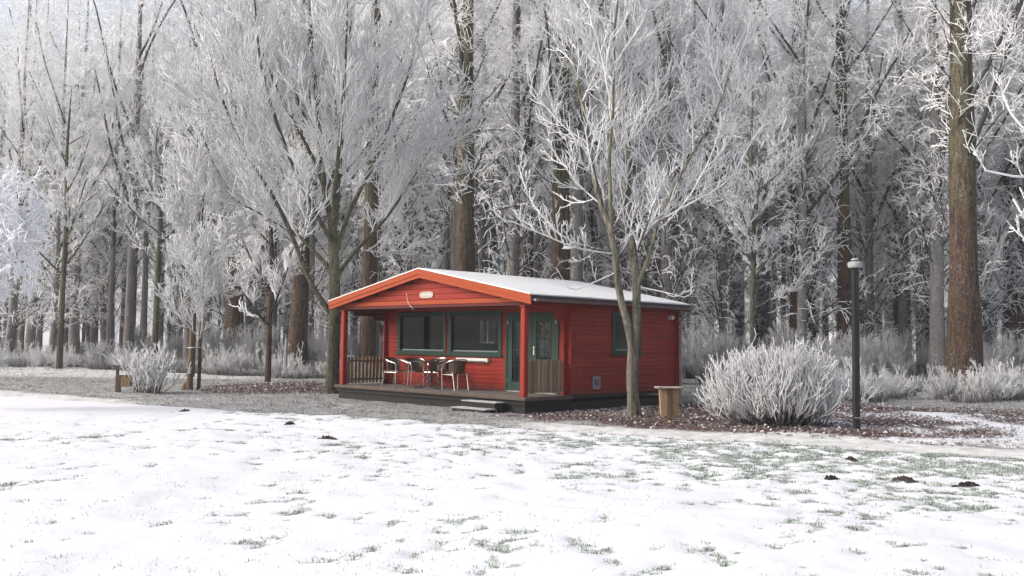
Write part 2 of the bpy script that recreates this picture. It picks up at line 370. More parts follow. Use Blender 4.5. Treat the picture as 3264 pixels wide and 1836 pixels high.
def masks(x, y):
    s = sdist(x, y) + (fbm(x, y, 0.35, 3, 20)-0.5)*1.5
    snow = sstep(0.35, -0.9, s)
    rz = sstep(4.2, 7.0, x)*sstep(11, 8.0, s)*sstep(0.8, 1.6, s)
    snow = np.maximum(snow, rz*(0.22+0.95*(fbm(x, y, 0.9, 3, 33)-0.22)))
    a, b = to_cabin(x, y)
    side = sstep(0.2, 0.8, a)*sstep(4.2, 2.0, a)*sstep(-1.2, 0.5, b)*sstep(9, 6, b)
    snow = np.maximum(snow, side*(0.15+0.7*(fbm(x, y, 0.8, 3, 41)-0.25)))
    snow = np.maximum(snow, sstep(9, 2, s)*sstep(2, -5, x)*(0.10+0.75*(fbm(x, y, 1.3, 3, 44)-0.28)))
    sr = sdist(x, y)
    dens = 0.37 + 0.52*np.exp(-((sr+2.6)/2.4)**2)*sstep(-3, 3, x) + 0.30*np.exp(-((sr+1.2)/1.0)**2)*sstep(-3, -1, x) + 0.18*np.exp(-(np.hypot(x-2.0, y-8.0)/2.2)**2)
    dens = dens + 0.25*sstep(4.5, 7, x)*np.exp(-((sr+1.6)/0.9)**2)
    big = fbm(x, y, 0.45, 2, 49); bn = fbm(x, y, 2.6, 3, 50)*0.42 + fbm(x, y, 8.5, 2, 57)*0.58
    bare = sstep(0.69, 0.79, bn + dens*0.27 + (big-0.5)*0.26)*sstep(0.8, -0.2, s)
    lit = np.exp(-(((x+7.2)/3.2)**2 + ((y-30.6)/4.2)**2)**2)*(0.45+0.9*fbm(x, y, 0.6, 3, 62))
    lit = np.maximum(lit, sstep(-0.4, 0.4, a)*sstep(11, 8, a)*sstep(1.35, 2.0, sr)*sstep(13, 9, sr)*(0.35+0.8*fbm(x, y, 0.7, 3, 60)))
    lit = np.maximum(lit, np.exp(-((x-5.5)/2.6)**2-((sr-2.2)/0.8)**2))
    wd = sstep(34, 40, y)*0.6; lit = np.maximum(lit, wd*(fbm(x, y, 0.4, 3, 66)-0.15))
    wood = sstep(33, 38, y)*0.75
    track = np.exp(-((s-0.75)/1.0)**4)*sstep(-3, 3.5, x)*1.1 + np.exp(-((sr-0.1)/0.8)**4)*sstep(-5, -13, x)*0.95
    rut = 0.75*np.exp(-((sr-0.12)/0.16)**2) + 0.75*np.exp(-((sr-1.6)/0.14)**2)
    rut = rut*sstep(0.25, 0.6, fbm(x, y, 0.5, 2, 71))*0.8
    return snow, bare, np.clip(lit, 0, 1), np.clip(np.maximum(track, wood), 0, 1), rut
def axis_pts(a0, a1, step, lo, hi, g):
    p = list(np.arange(a0, a1, step)); d = step
    while p[-1] < hi: d *= g; p.append(p[-1]+d)
    d = step
    while p[0] > lo: d *= g; p.insert(0, p[0]-d)
    return np.array(p)
gx = axis_pts(-7.5, 8.5, 0.085, -900, 900, 1.06); gy = axis_pts(5, 15, 0.085, -700, 1200, 1.05)
GX, GY = np.meshgrid(gx, gy); fx, fy = GX.ravel(), GY.ravel()
mk = masks(fx, fy); fz = gheight(fx, fy) + 0.012*mk[0]*1.0 - 0.02*mk[1]
nx, ny = len(gx), len(gy); ii = (np.arange(ny-1)[:, None]*nx + np.arange(nx-1)[None, :]).ravel()
gme = mesh_np('ground', np.stack([fx, fy, fz], 1), np.stack([ii, ii+1, ii+nx+1, ii+nx], 1), GROUND,
              dict(snow=mk[0], bare=mk[1], litter=mk[2], track=mk[3], rut=mk[4]), True)
tag(link('ground', gme), kind='structure')

# ---------------------------------------------------------------- cabin
cabin = empty('cabin', (CO[0], CO[1], 0), -TH)
tag(cabin, 'red timber cabin with snow-covered roof, green window frames and front porch', 'cabin')
FL, FW, D = 0.32, 1.52, 6.27           # deck height, porch depth, cabin depth
XL = -7.0; RX = -3.5                   # left post line, ridge line
EZ, RZ, OVS, OVF, OVB = 2.713, 3.472, 0.42, 0.24, 0.04
BH = 0.114                             # board height
def roof_z(x): return RZ - (RZ-EZ)*abs(x-RX)/(3.5+OVS)

def board_mesh(ax, p0, p1, z0, z1, face, thick, mat, parent, name='board'):
    """one wall board with chamfered long edges; runs along ax from p0 to p1, outer face at 'face' (sign = outward)"""
    c = 0.011; s = 1 if thick > 0 else -1
    o, i = face, face - thick
    prof = [(o, z0+c), (o, z1-c), (o-s*c, z1-0.0015), (i, z1-0.0015), (i, z0), (o-s*c, z0)]
    if ax == 'x': P = [(p0, q, z) for q, z in prof]; d = (p1-p0, 0, 0)
    else: P = [(q, p0, z) for q, z in prof]; d = (0, p1-p0, 0)
    return MB().prism(P, d, 0).build(name, mat, parent)
def wall_boards(ax, p0, p1, zlo, zhi, face, thick, holes, mat, parent, h=BH, e0=0.0, e1=0.0, zoff=0.0, clip=None):
    z = zlo - zoff
    while z < zhi - 0.01:
        a, b = max(z, zlo), min(z+h, zhi); zc = (a+b)/2; z += h
        if b-a < 0.02: continue
        seg = [(p0-e0, p1+e1)] if clip is None else [clip(b)]
        for (h0, h1, hz0, hz1) in holes:
            if hz0 < zc < hz1:
                ns = []
                for (s0, s1) in seg:
                    if h1 <= s0 or h0 >= s1: ns.append((s0, s1)); continue
                    if h0 > s0: ns.append((s0, h0))
                    if h1 < s1: ns.append((h1, s1))
                seg = ns
        for (s0, s1) in seg:
            if s1-s0 > 0.02: board_mesh(ax, s0, s1, a, b, face, thick, mat, parent)
def lining(name, ax, p0, p1, zlo, zhi, q0, q1, holes, mat, parent):
    mb = MB(); xs = sorted({p0, p1, *[h[0] for h in holes], *[h[1] for h in holes]})
    def bxx(a, b, z0, z1):
        mb.box((a, q0, z0), (b, q1, z1)) if ax == 'x' else mb.box((q0, a, z0), (q1, b, z1))
    for a, b in zip(xs[:-1], xs[1:]):
        m = (a+b)/2; hs_ = sorted([(h[2], h[3]) for h in holes if h[0] < m < h[1]]); z = zlo
        for (h0, h1) in hs_:
            if h0 > z: bxx(a, b, z, h0)
            z = h1
        if zhi > z: bxx(a, b, z, zhi)
    return mb.build(name, mat, parent)

# openings
W1 = (-6.42, -4.40, 1.24, 2.36); W2 = (-4.22, -2.26, 1.24, 2.36); DR = (-2.07, -0.25, FL, 2.34)
SW = (3.36, 4.52, 1.32, 2.34); LWN = (5.25, 6.1, 1.45, 2.34)
WT = 2.52                               # wall top under the eaves
# foundation skirt and deck
MB().box((XL-0.12, -0.06, -0.45), (0.10, D-0.05, FL-0.19)).build('foundation', SKIRT, cabin)
deck = MB().box((XL-0.16, -0.10, FL-0.185), (0.13, FW, FL-0.045)).build('deck', SKIRT, cabin)
py = -0.14
while py < FW-0.05:
    MB().box((XL-0.20, py, FL-0.04), (0.17, min(py+0.135, FW), FL), 0.006).build('plank', DECKM, deck); py += 0.141
MB().box((XL-0.21, -0.165, FL-0.075), (0.18, -0.142, FL-0.012), 0.005).build('edge_board', DECKM, deck)
MB().box((0.172, -0.14, FL-0.085), (0.195, FW+0.02, FL-0.012), 0.005).build('edge_board', m_wood('dark_deck_edge', (0.06, 0.035, 0.032), (0.12, 0.075, 0.06), 1, 0.7), deck)
# front wall of the room (porch back wall)
fwall = lining('front_wall', 'x', XL+0.1, -0.06, FL, WT, FW+0.045, FW+0.09, [W1, W2, DR], DARKIN, cabin)
wall_boards('x', XL, 0.0, FL+0.003, WT, FW, -0.044, [W1, W2, DR], RED, fwall, e0=0.11, e1=0.13, zoff=BH/2)
# right side wall, and its upper courses carried forward over the porch
swall = lining('side_wall', 'y', FW+0.1, D, FL-0.02, WT, -0.09, -0.046, [SW], DARKIN, cabin)
wall_boards('y', FW, D, FL-0.02, WT, 0.0, 0.045, [SW], REDY, swall, e0=0.12, e1=0.12)
for k, (z0, z1, y0) in enumerate(((2.20, 2.314, 1.05), (2.315, 2.428, 0.52), (2.429, WT, 0.07))):
    board_mesh('y', y0, FW-0.125, z0, z1, 0.0, 0.045, REDY, swall, 'corbel_board')
pts = [(0.0, 1.40 - 0.30*math.cos(t), 2.197 - 0.11*math.sin(t)) for t in np.linspace(0, math.pi/2, 7)] + [(0.0, 1.395, 2.197)]
MB().prism(pts, (-0.045, 0, 0), 0).build('corbel', REDY, swall)
# left wall
lwall = lining('left_wall', 'y', FW+0.1, D, FL-0.02, WT, XL+0.046, XL+0.09, [LWN], DARKIN, cabin)
wall_boards('y', FW, D, FL-0.02, WT, XL, -0.045, [LWN], REDY, lwall, e0=0.12, e1=0.12)
for z0, z1, y0 in ((2.17, 2.286, 1.0), (2.287, 2.40, 0.30), (2.401, WT, 0.07)):
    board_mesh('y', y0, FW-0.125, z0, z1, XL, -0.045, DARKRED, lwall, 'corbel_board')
# back wall with a window that shows through the room
BW = (-6.3, -4.55, 1.05, 2.30)
bwall = lining('back_wall', 'x', XL+0.1, -0.06, FL, WT, D-0.09, D-0.05, [BW], DARKIN, cabin)
wall_boards('x', XL, 0.0, FL+0.003, WT, D, 0.044, [BW], RED, bwall, e0=0.1, e1=0.1, zoff=BH/2)
MB().box((XL+0.05, FW+0.05, FL-0.1), (-0.05, D-0.05, FL-0.004)).build('floor', DARKIN, cabin)
MB().box((XL+0.05, FW+0.05, WT-0.05), (-0.05, D-0.1, WT-0.01)).build('ceiling', DARKIN, cabin)

def window(ax, hole, face, sgn, parent, bars=(), sill=True, fr=0.075, depth=0.07):
    """frame in the opening; bars: list of ('v'|'h', position fraction)"""
    p0, p1, z0, z1 = hole
    def bx(a, b, za, zb, d0, d1, mb=None):
        mb = mb or MB(); q0, q1 = face+sgn*d0, face+sgn*d1
        return mb.box((a, q0, za), (b, q1, zb), 0.006) if ax == 'x' else mb.box((q0, a, za), (q1, b, zb), 0.006)
    wn = bx(p0-0.05, p0+fr, z0, z1+0.05, -depth, 0.028)
    bx(p1-fr, p1+0.05, z0, z1+0.05, -depth, 0.028, wn); bx(p0+fr+0.0005, p1-fr-0.0005, z1-fr, z1+0.048, -depth, 0.026, wn); bx(p0+fr+0.0005, p1-fr-0.0005, z0, z0+fr, -depth, 0.026, wn)
    wob = wn.build('window', GREEN, parent)
    bx(p0-0.09, p1+0.09, z0-0.055, z0-0.002, -0.01, 0.055).build('sill', GREEN, wob)
    g = MB(); a, b, za, zb = p0+fr, p1-fr, z0+fr, z1-fr; qg = face-sgn*0.035
    if ax == 'x': g.box((a, qg-0.003, za), (b, qg+0.003, zb))
    else: g.box((qg-0.003, a, za), (qg+0.003, b, zb))
    g.build('pane', GLASS, wob)
    if sill:
        bx(a+0.02, b-0.02, za+0.001, za+0.03, -0.14, -0.045).build('inner_sill', WHITE, wob)
    for k, t in bars:
        if k == 'v': bx(a+(b-a)*t-0.012, a+(b-a)*t+0.012, za, zb, -0.05, -0.02).build('glazing_bar', GREEN, wob)
        else: bx(a, b, za+(zb-za)*t-0.012, za+(zb-za)*t+0.012, -0.048, -0.022).build('glazing_bar', GREEN, wob)
    return wob
window('x', W1, FW, -1, cabin); window('x', W2, FW, -1, cabin)
window('y', SW, 0.0, 1, cabin)
window('x', BW, D, 1, cabin, bars=(('v', 0.33), ('v', 0.67), ('h', 0.5)), sill=False)
window('y', LWN, XL, -1, cabin, bars=(('v', 0.5), ('h', 0.6)), sill=False)
# strip of board between the front windows is kept; double door
dfr = MB()
dfr.box((DR[0], FW-0.03, FL), (DR[0]+0.07, FW+0.07, DR[3]), 0.006).box((DR[1]-0.07, FW-0.03, FL), (DR[1], FW+0.07, DR[3]), 0.006).box((DR[0]+0.0705, FW-0.028, DR[3]-0.07), (DR[1]-0.0705, FW+0.068, DR[3]), 0.006)
door = dfr.build('double_door', GREEN, cabin)
MB().box((DR[0]+0.071, FW-0.04, FL), (DR[1]-0.071, FW+0.06, FL+0.03), 0.005).build('threshold', METAL, door)
mid = (DR[0]+DR[1])/2
for x0, x1, hside in ((DR[0]+0.073, mid-0.002, -1), (mid+0.002, DR[1]-0.073, 1)):
    z0, z1 = FL+0.034, DR[3]-0.073; st = 0.165; y0, y1 = FW-0.012, FW+0.035
    mb = MB(); gz0, gz1 = z0+0.21, z1-0.13
    mb.box((x0, y0, z0), (x0+st, y1, z1), 0.005).box((x1-st, y0, z0), (x1, y1, z1), 0.005).box((x0+st, y0+0.001, z0), (x1-st, y1-0.001, gz0), 0.004).box((x0+st, y0+0.001, gz1), (x1-st, y1-0.001, z1), 0.004)
    leaf = mb.build('door_leaf', GREEN, door)
    MB().box((x0+st, FW+0.008, gz0), (x1-st, FW+0.014, gz1)).build('pane', GLASS, leaf)
    cx = (x0+x1)/2
    MB().box((cx-0.013, FW-0.006, gz0), (cx+0.013, FW+0.006, gz1), 0.003).build('glazing_bar', GREEN, leaf)
    for t in (0.27, 0.52, 0.72): MB().box((x0+st, FW-0.005, gz0+(gz1-gz0)*t-0.011), (x1-st, FW+0.005, gz0+(gz1-gz0)*t+0.011), 0.003).build('glazing_bar', GREEN, leaf)
    hx = x0+0.015 if hside < 0 else x1-0.015
    for hz in (z0+0.25, z1-0.18): MB().tube([(hx, FW-0.03, hz-0.05), (hx, FW-0.03, hz+0.05)], 0.011, 8).build('hinge', METAL, leaf, True)
hx = mid+0.085
hd = MB().box((hx-0.02, FW-0.026, 1.27), (hx+0.02, FW-0.013, 1.49), 0.004).build('handle_plate', WHITE, door)
MB().tube([(hx, FW-0.026, 1.41), (hx, FW-0.07, 1.41), (hx+0.11, FW-0.07, 1.41)], 0.009, 8, 3).build('lever', METAL, hd, True)
# white wall heater under the right window
ht = MB().box((-3.86, FW-0.10, 1.045), (-2.64, FW-0.003, 1.145), 0.008).build('wall_heater', WHITE, cabin)
MB().box((-3.82, FW-0.104, 1.055), (-2.68, FW-0.1005, 1.075)).build('grille', DARKMETAL, ht)
# posts
for px in (0.0, XL):
    pb = MB().box((px-0.075, -0.075, FL+0.001), (px+0.075, 0.075, 2.40), 0.018).build('post', REDZ, cabin)
    MB().box((px-0.10, -0.10, 2.401), (px+0.10, 0.10, 2.44), 0.008).build('capital', REDZ, pb)
# beam and gable
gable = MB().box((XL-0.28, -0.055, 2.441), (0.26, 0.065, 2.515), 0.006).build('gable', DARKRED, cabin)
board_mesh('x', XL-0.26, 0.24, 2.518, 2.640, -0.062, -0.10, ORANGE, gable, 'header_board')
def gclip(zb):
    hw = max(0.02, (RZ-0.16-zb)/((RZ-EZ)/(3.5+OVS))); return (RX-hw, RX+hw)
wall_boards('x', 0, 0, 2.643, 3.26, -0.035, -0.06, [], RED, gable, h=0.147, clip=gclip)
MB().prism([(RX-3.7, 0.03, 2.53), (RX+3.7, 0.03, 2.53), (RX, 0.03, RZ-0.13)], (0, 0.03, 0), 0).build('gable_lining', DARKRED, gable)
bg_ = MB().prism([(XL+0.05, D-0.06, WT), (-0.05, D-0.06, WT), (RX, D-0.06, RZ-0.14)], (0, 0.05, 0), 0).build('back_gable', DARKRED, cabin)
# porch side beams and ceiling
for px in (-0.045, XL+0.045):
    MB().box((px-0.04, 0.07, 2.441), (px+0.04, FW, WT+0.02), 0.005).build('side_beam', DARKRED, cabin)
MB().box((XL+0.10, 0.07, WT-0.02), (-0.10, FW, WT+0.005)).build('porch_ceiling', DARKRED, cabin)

# roof
def slope(x0, x1, y0, y1, top, thick, ny=1, nx_=1, amp=0.0, seed=0):
    """slab following the roof pitch between x0 and x1; top = offset below the roof line"""
    rng = np.random.default_rng(seed); xs = np.linspace(x0, x1, nx_+1); ys = np.linspace(y0, y1, ny+1); A, B = np.meshgrid(xs, ys)
    zt = np.array([[roof_z(a)-top for a in xs] for _ in ys]) + (fbm(A, B, 1.1, 3, seed)-0.5)*amp
    if amp > 0:
        A = A.copy(); B = B.copy(); A[:, -1] += (fbm(ys, ys*0+seed, 2.5, 3, 2)-0.55)*0.07*np.sign(x1-x0); B[0, :] += rng.normal(0, 0.006, nx_+1); zt[:, -1] -= 0.016
    zb = np.array([[roof_z(a)-top-thick for a in xs] for _ in ys]); n = (nx_+1)*(ny+1)
    V = np.vstack([np.stack([A.ravel(), B.ravel(), zt.ravel()], 1), np.stack([A.ravel(), B.ravel(), zb.ravel()], 1)]); F = []
    fl = x1 < x0
    for j in range(ny):
        for i in range(nx_):
            q = j*(nx_+1)+i; f = [q, q+1, q+nx_+2, q+nx_+1]; F.append(f[::-1] if fl else f); g = [v+n for v in f]; F.append(g if fl else g[::-1])
    rim = [j for j in range(nx_+1)] + [(j+1)*(nx_+1)+nx_ for j in range(ny)] + [ny*(nx_+1)+nx_-1-j for j in range(nx_)] + [(ny-1-j)*(nx_+1) for j in range(ny-1)]
    for a, b in zip(rim, rim[1:]+rim[:1]): F.append((a, a+n, b+n, b) if not fl else (b, b+n, a+n, a))
    return MB().add(V, F)
y0r, y1r = -OVF, D+OVB
roof = slope(RX, OVS, y0r+0.03, y1r, 0.05, 0.075); s2 = slope(RX, XL-OVS, y0r+0.03, y1r, 0.05, 0.075)
roof.add(np.vstack(s2.v), s2.f); roof = roof.build('roof', FELT, cabin)
slope(RX, OVS-0.012, y0r+0.012, y1r-0.01, 0.0, 0.046, 40, 22, 0.028, 3).build('snow_cover', SNOW, roof, True)
slope(RX, XL-OVS+0.012, y0r+0.012, y1r-0.01, 0.0, 0.046, 40, 22, 0.028, 5).build('snow_cover', SNOW, roof, True)
for sx in (1, -1):                      # barge boards: a wide upper board and a narrower one under it, set back
    xe = RX + sx*(3.5+OVS)
    for (t0, t1, q0, q1) in ((0.035, 0.165, -OVF-0.03, -OVF+0.002), (0.167, 0.262, -OVF-0.012, -OVF+0.02)):
        P = [(RX, q0, RZ-t0), (xe, q0, EZ-t0), (xe, q0, EZ-t1), (RX, q0, RZ-t1)]
        MB().prism(P, (0, q1-q0, 0), 0).build('barge_board', ORANGE, roof)
    P = [(RX, q0, RZ) for q0 in (0,)]
    MB().prism([(RX, -OVF-0.045, RZ+0.004-0.01), (xe, -OVF-0.045, EZ-0.006), (xe, -OVF-0.045, EZ-0.032), (RX, -OVF-0.045, RZ-0.032)], (0, 0.05, 0), 0).build('edge_trim', WHITE, roof)
    P = [(RX, y1r, RZ-0.05), (xe, y1r, EZ-0.05), (xe, y1r, EZ-0.23), (RX, y1r, RZ-0.23)]
    MB().prism(P, (0, 0.03, 0), 0).build('barge_board', DARKRED, roof)
    xo, xi = RX+sx*(3.5+OVS), RX+sx*3.46
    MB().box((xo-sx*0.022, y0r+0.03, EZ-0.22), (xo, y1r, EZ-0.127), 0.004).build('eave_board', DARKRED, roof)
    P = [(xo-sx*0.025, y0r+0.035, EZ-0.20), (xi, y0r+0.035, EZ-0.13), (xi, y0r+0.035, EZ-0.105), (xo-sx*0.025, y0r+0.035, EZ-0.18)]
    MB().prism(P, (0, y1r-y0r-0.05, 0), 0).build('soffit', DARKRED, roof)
# gutter along the right eave, with brackets, and the downpipe at the back corner
gx0 = OVS+0.062; th_ = np.linspace(0, math.pi, 9)
prof = [(gx0+0.055*math.cos(t), EZ-0.135-0.055*math.sin(t)) for t in th_] + [(gx0+0.048*math.cos(t), EZ-0.135-0.048*math.sin(t)) for t in th_[::-1]]
mb = MB(); V = [(a, y0r+0.05, z) for a, z in prof] + [(a, y1r+0.02, z) for a, z in prof]; n = len(prof)
mb.add(V, [(i, i+n, (i+1) % n+n, (i+1) % n) for i in range(n)]); gut = mb.build('gutter', GUTTER, cabin, True)
for gy_ in np.arange(y0r+0.12, y1r, 0.62):
    MB().tube([(OVS, gy_, EZ-0.125), (gx0-0.058, gy_, EZ-0.15), (gx0-0.04, gy_, EZ-0.182), (gx0, gy_, EZ-0.196), (gx0+0.04, gy_, EZ-0.182), (gx0+0.06, gy_, EZ-0.13)], 0.009, 6).build('bracket', GREYMETAL, gut)
MB().prism([(a, y0r+0.045, z) for a, z in prof[:9]], (0, 0.008, 0), 0).build('end_cap', GREYMETAL, gut)
MB().tube([(gx0, D+0.02, EZ-0.19), (gx0, D+0.02, EZ-0.27), (0.14, D+0.03, EZ-0.45), (0.13, D+0.03, 0.05)], 0.035, 8).build('downpipe', m_plain('grey_downpipe', (0.30, 0.26, 0.29), 0.5), cabin, True)
# railings
def railing(px, y0, y1, top, bot, n, rails, side, name='railing', wd=0.085):
    rl = MB()
    for z in rails: rl.box((px-0.035*side, y0, z), (px-0.07*side, y1, z+0.06), 0.006)
    rl = rl.build(name, PICKET, cabin); w_ = wd; me = None
    for k in range(n):
        yc = y0+0.05+(y1-y0-0.1)*k/(n-1)
        if me is None:
            cap = [(0, w_/2*math.cos(t), top-0.04+0.04*math.sin(t)) for t in np.linspace(0, math.pi, 7)]
            me = MB().prism([(0, w_/2, bot)]+cap+[(0, -w_/2, bot)], (-0.022, 0, 0), 0).mesh('picket', PICKET)
        o = link('picket', me, rl); o.location = (px + (0 if side > 0 else 0.022) - 0.008*side + random.uniform(-.003, .003), yc, random.uniform(-0.012, 0.012)); o.rotation_euler = (random.uniform(-.012, .012), 0, 0)
    return rl
railing(0.0, 0.10, 1.36, 1.19, 0.40, 9, (0.50, 1.02), 1, wd=0.128); railing(XL, 0.10, 1.48, 1.12, 0.36, 11, (0.44, 0.96), -1)
# name plate
pl = [(-3.42+0.27*math.copysign(abs(math.cos(t))**0.55, math.cos(t)), -0.036, 2.775+0.088*math.copysign(abs(math.sin(t))**0.8, math.sin(t))) for t in np.linspace(0, 2*math.pi, 28, endpoint=False)]
npl = MB().prism(pl, (0, -0.025, 0), 0).build('name_plate', PLATE, cabin)
lt = MB(); xx = -3.60
while xx < -3.26:
    hh = random.uniform(0.025, 0.05); ww = random.uniform(0.014, 0.022); lt.box((xx, -0.064, 2.765), (xx+ww, -0.0605, 2.765+hh)); xx += ww+0.014
lt.build('worn_lettering', WHITE, npl)
# steps
for z, y0, y1 in ((0.19, -0.46, -0.17), (0.045, -0.80, -0.462)):
    st = MB().box((-1.58, y0+0.02, -0.35), (-0.50, y1, z-0.03)).build('step', SKIRT, cabin)
    MB().box((-1.63, y0, z-0.028), (-0.45, y1+0.02, z), 0.006).build('tread', m_wood('frosted_tread', (0.20, 0.20, 0.20), (0.34, 0.34, 0.345), 0, 0.7, 0.1, frost=0.6), st)
# utility vent, wall lamp
vt = MB().box((0.001, 2.50, 0.43), (0.035, 2.81, 0.75), 0.006).build('utility_vent', GREYMETAL, cabin)
for k in range(2): MB().box((0.0355, 2.575+k*0.10, 0.52), (0.040, 2.625+k*0.10, 0.68)).build('vent_slot', SKIRT, vt)
wl = MB().box((0.001, 5.86, 2.26), (0.03, 5.97, 2.37), 0.01).build('wall_lamp', WHITE, cabin)
MB().tube([(0.03, 5.915, 2.315), (0.085, 5.915, 2.325), (0.14, 5.915, 2.30)], [0.03, 0.07, 0.055], 12).build('lamp_head', WHITE, wl, True)
# loose cable hanging off the gable
MB().tube([(-4.16, -0.11, 2.84), (-4.10, -0.12, 2.66), (-4.00, -0.13, 2.52), (-3.90, -0.13, 2.46), (-3.86, -0.12, 2.40), (-3.90, -0.10, 2.39)], 0.006, 5, 5).build('hanging_cable', WHITE, cabin, True)

# ---------------------------------------------------------------- porch furniture
def place_local(x, y, z, rz): # cabin-local -> world
    p = CO + CX*x + CY*y; return (p[0], p[1], z), rz - TH
def make_chair():
    t = empty('bistro_chair')
    F = lambda *p: MB().tube(p, 0.0135, 8, 5)
    for sy in (-1, 1):
        MB().tube([(0.22, sy*0.245, 0), (0.235, sy*0.25, 0.30), (0.24, sy*0.255, 0.55), (0.225, sy*0.265, 0.635), (0.16, sy*0.275, 0.668)], 0.0145, 8, 5).build('front_leg', METAL, t, True)
        MB().tube([(-0.30, sy*0.22, 0), (-0.22, sy*0.22, 0.38), (-0.20, sy*0.22, 0.46)], 0.0145, 8, 5).build('rear_leg', METAL, t, True)
        MB().tube([(0.235, sy*0.245, 0.40), (0.0, sy*0.25, 0.40), (-0.21, sy*0.222, 0.40)], 0.011, 8).build('side_rail', METAL, t, True)
    arc = [(0.16, -0.275, 0.668), (0.02, -0.288, 0.70), (-0.12, -0.27, 0.745), (-0.24, -0.18, 0.785), (-0.285, 0, 0.80), (-0.24, 0.18, 0.785), (-0.12, 0.27, 0.745), (0.02, 0.288, 0.70), (0.16, 0.275, 0.668)]
    MB().tube(arc, 0.0145, 8, 5).build('arm_loop', METAL, t, True)
    MB().tube([(0.225, -0.245, 0.415), (0.225, 0.245, 0.415)], 0.011, 8).build('front_rail', METAL, t, True)
    a = np.linspace(0, 2*math.pi, 28, endpoint=False)
    prof = [(0.235*math.copysign(abs(math.cos(q))**0.7, math.cos(q)), 0.235*math.copysign(abs(math.sin(q))**0.7, math.sin(q)), 0.428) for q in a]
    MB().prism(prof, (0, 0, 0.026), 0).build('seat', WICKER, t, True)
    q = np.linspace(R(105), R(255), 15); rows = np.linspace(0, 1, 5); V = []; Fc = []; nq = len(q)
    for off in (0.0, 0.012):
        for r in rows:
            for w_ in q:
                z = 0.45 + r*(0.775-0.45-0.05*(1-abs(math.cos(w_)))); rad = 0.215+0.05*r - off; V.append((rad*math.cos(w_)*1.08, rad*math.sin(w_)*1.06, z))
    m_ = nq*5
    for j in range(4):
        for i in range(nq-1):
            f = (j*nq+i, j*nq+i+1, (j+1)*nq+i+1, (j+1)*nq+i); Fc.append(f[::-1]); Fc.append(tuple(v+m_ for v in f))
    MB().add(V, Fc).build('backrest', WICKER, t, True)
    for sy in (-1, 1):
        for k in (0.0, 0.1): MB().tube([(-0.05+k*0.4, sy*0.24, 0.45), (-0.13+k*2.6, sy*0.277, 0.715-k*0.35)], 0.007, 6).build('brace', WICKER, t, True)
    return t
def copy_tree(o, parent=None):
    c = o.copy(); COL.objects.link(c); c.parent = parent
    for ch in list(o.children): copy_tree(ch, c)
    return c
ch0 = make_chair()
spots = [(-5.28, 0.50, R(8), 'wicker chair with shiny metal frame at far left end of the porch'),
         (-5.12, 1.08, R(-14), 'wicker chair tucked against table, second from the left on the porch'),
         (-4.42, 1.22, R(-80), 'wicker chair behind the round table against the red wall'),
         (-3.12, 0.72, R(172), 'wicker chair right of the table, its brown back towards the door')]
for i, (x, y, a, lab) in enumerate(spots):
    c = ch0 if i == 0 else copy_tree(ch0)
    l, rz = place_local(x, y, FL, a); c.location = l; c.rotation_euler = (0, 0, rz)
    tag(c, lab, 'chair', 'bistro chairs on the porch')
l, rz = place_local(-4.10, 0.70, FL, 0.3)
tb = empty('round_table', l, rz); tag(tb, 'round dark table with slim folding legs among the wicker chairs', 'table')
ang = np.linspace(0, 2*math.pi, 36, endpoint=False)
MB().prism([(0.52*math.cos(q), 0.52*math.sin(q), 0.715) for q in ang], (0, 0, 0.012), 0).build('table_top', m_plain('dark_table_top', (0.035, 0.034, 0.045), 0.25, 0, 0.2), tb)
MB().tube([(0.525*math.cos(q), 0.525*math.sin(q), 0.716) for q in np.append(ang, 0)], 0.012, 6).build('rim', DARKMETAL, tb, True)
for k in range(2):
    s_ = 1 if k == 0 else -1
    for yy in (-0.24, 0.24):
        MB().tube([(0.34*s_, yy*0.98+0.012*s_, 0), (0, yy+0.012*s_, 0.36), (-0.33*s_, yy+0.012*s_, 0.71)], 0.011, 6).build('leg', DARKMETAL, tb, True)
    MB().tube([(0.33*s_, -0.24, 0.02), (0.33*s_, 0.24, 0.02)], 0.009, 6).build('stretcher', DARKMETAL, tb, True)
MB().tube([(0.05, 0.0, 0.02), (0.05, 0.0, 0.71)], 0.028, 10).build('pedestal', DARKMETAL, tb, True)
at_ = MB().tube([(0.16, 0.1, 0.728), (0.16, 0.1, 0.75), (0.16, 0.1, 0.765)], [0.045, 0.055, 0.06], 14); p0 = Matrix.Translation(Vector(l)) @ Matrix.Rotation(rz, 4, 'Z')
ash = at_.build('ashtray', METAL, None, True); ash.matrix_world = p0; tag(ash, 'small shiny ashtray on the dark porch table', 'ashtray')

# ---------------------------------------------------------------- lamp post, wooden posts
def gz(x, y): return float(gheight(np.array([x]), np.array([y]))[0])
lx, ly = 6.54, 17.32
lp = empty('lamp_post', (lx, ly, gz(lx, ly)-0.03)); tag(lp, 'slim black post with a pale flat lamp cap, right of the large frosted bush', 'lamp post')
pm = MB().box((-0.057, -0.057, -0.3), (0.057, 0.057, 3.12), 0.012).build('shaft', BLACKW, lp)
MB().box((-0.060, -0.060, 0.27), (0.060, 0.060, 0.285)).build('band', METAL, pm)
cp = MB().tube([(0, 0, 3.12), (0, 0, 3.16), (0, 0, 3.21), (0, 0, 3.235)], [0.115, 0.135, 0.135, 0.10], 20).build('lamp_cap', LAMPCAP, lp, True)
MB().tube([(0, 0, 3.236), (0, 0, 3.262)], 0.062, 16).build('top_plate', DARKMETAL, cp)
MB().tube([(0, 0, 3.263), (0, 0, 3.285), (0, 0, 3.30)], [0.075, 0.07, 0.03], 16).build('frost_cap', LAMPCAP, cp, True)

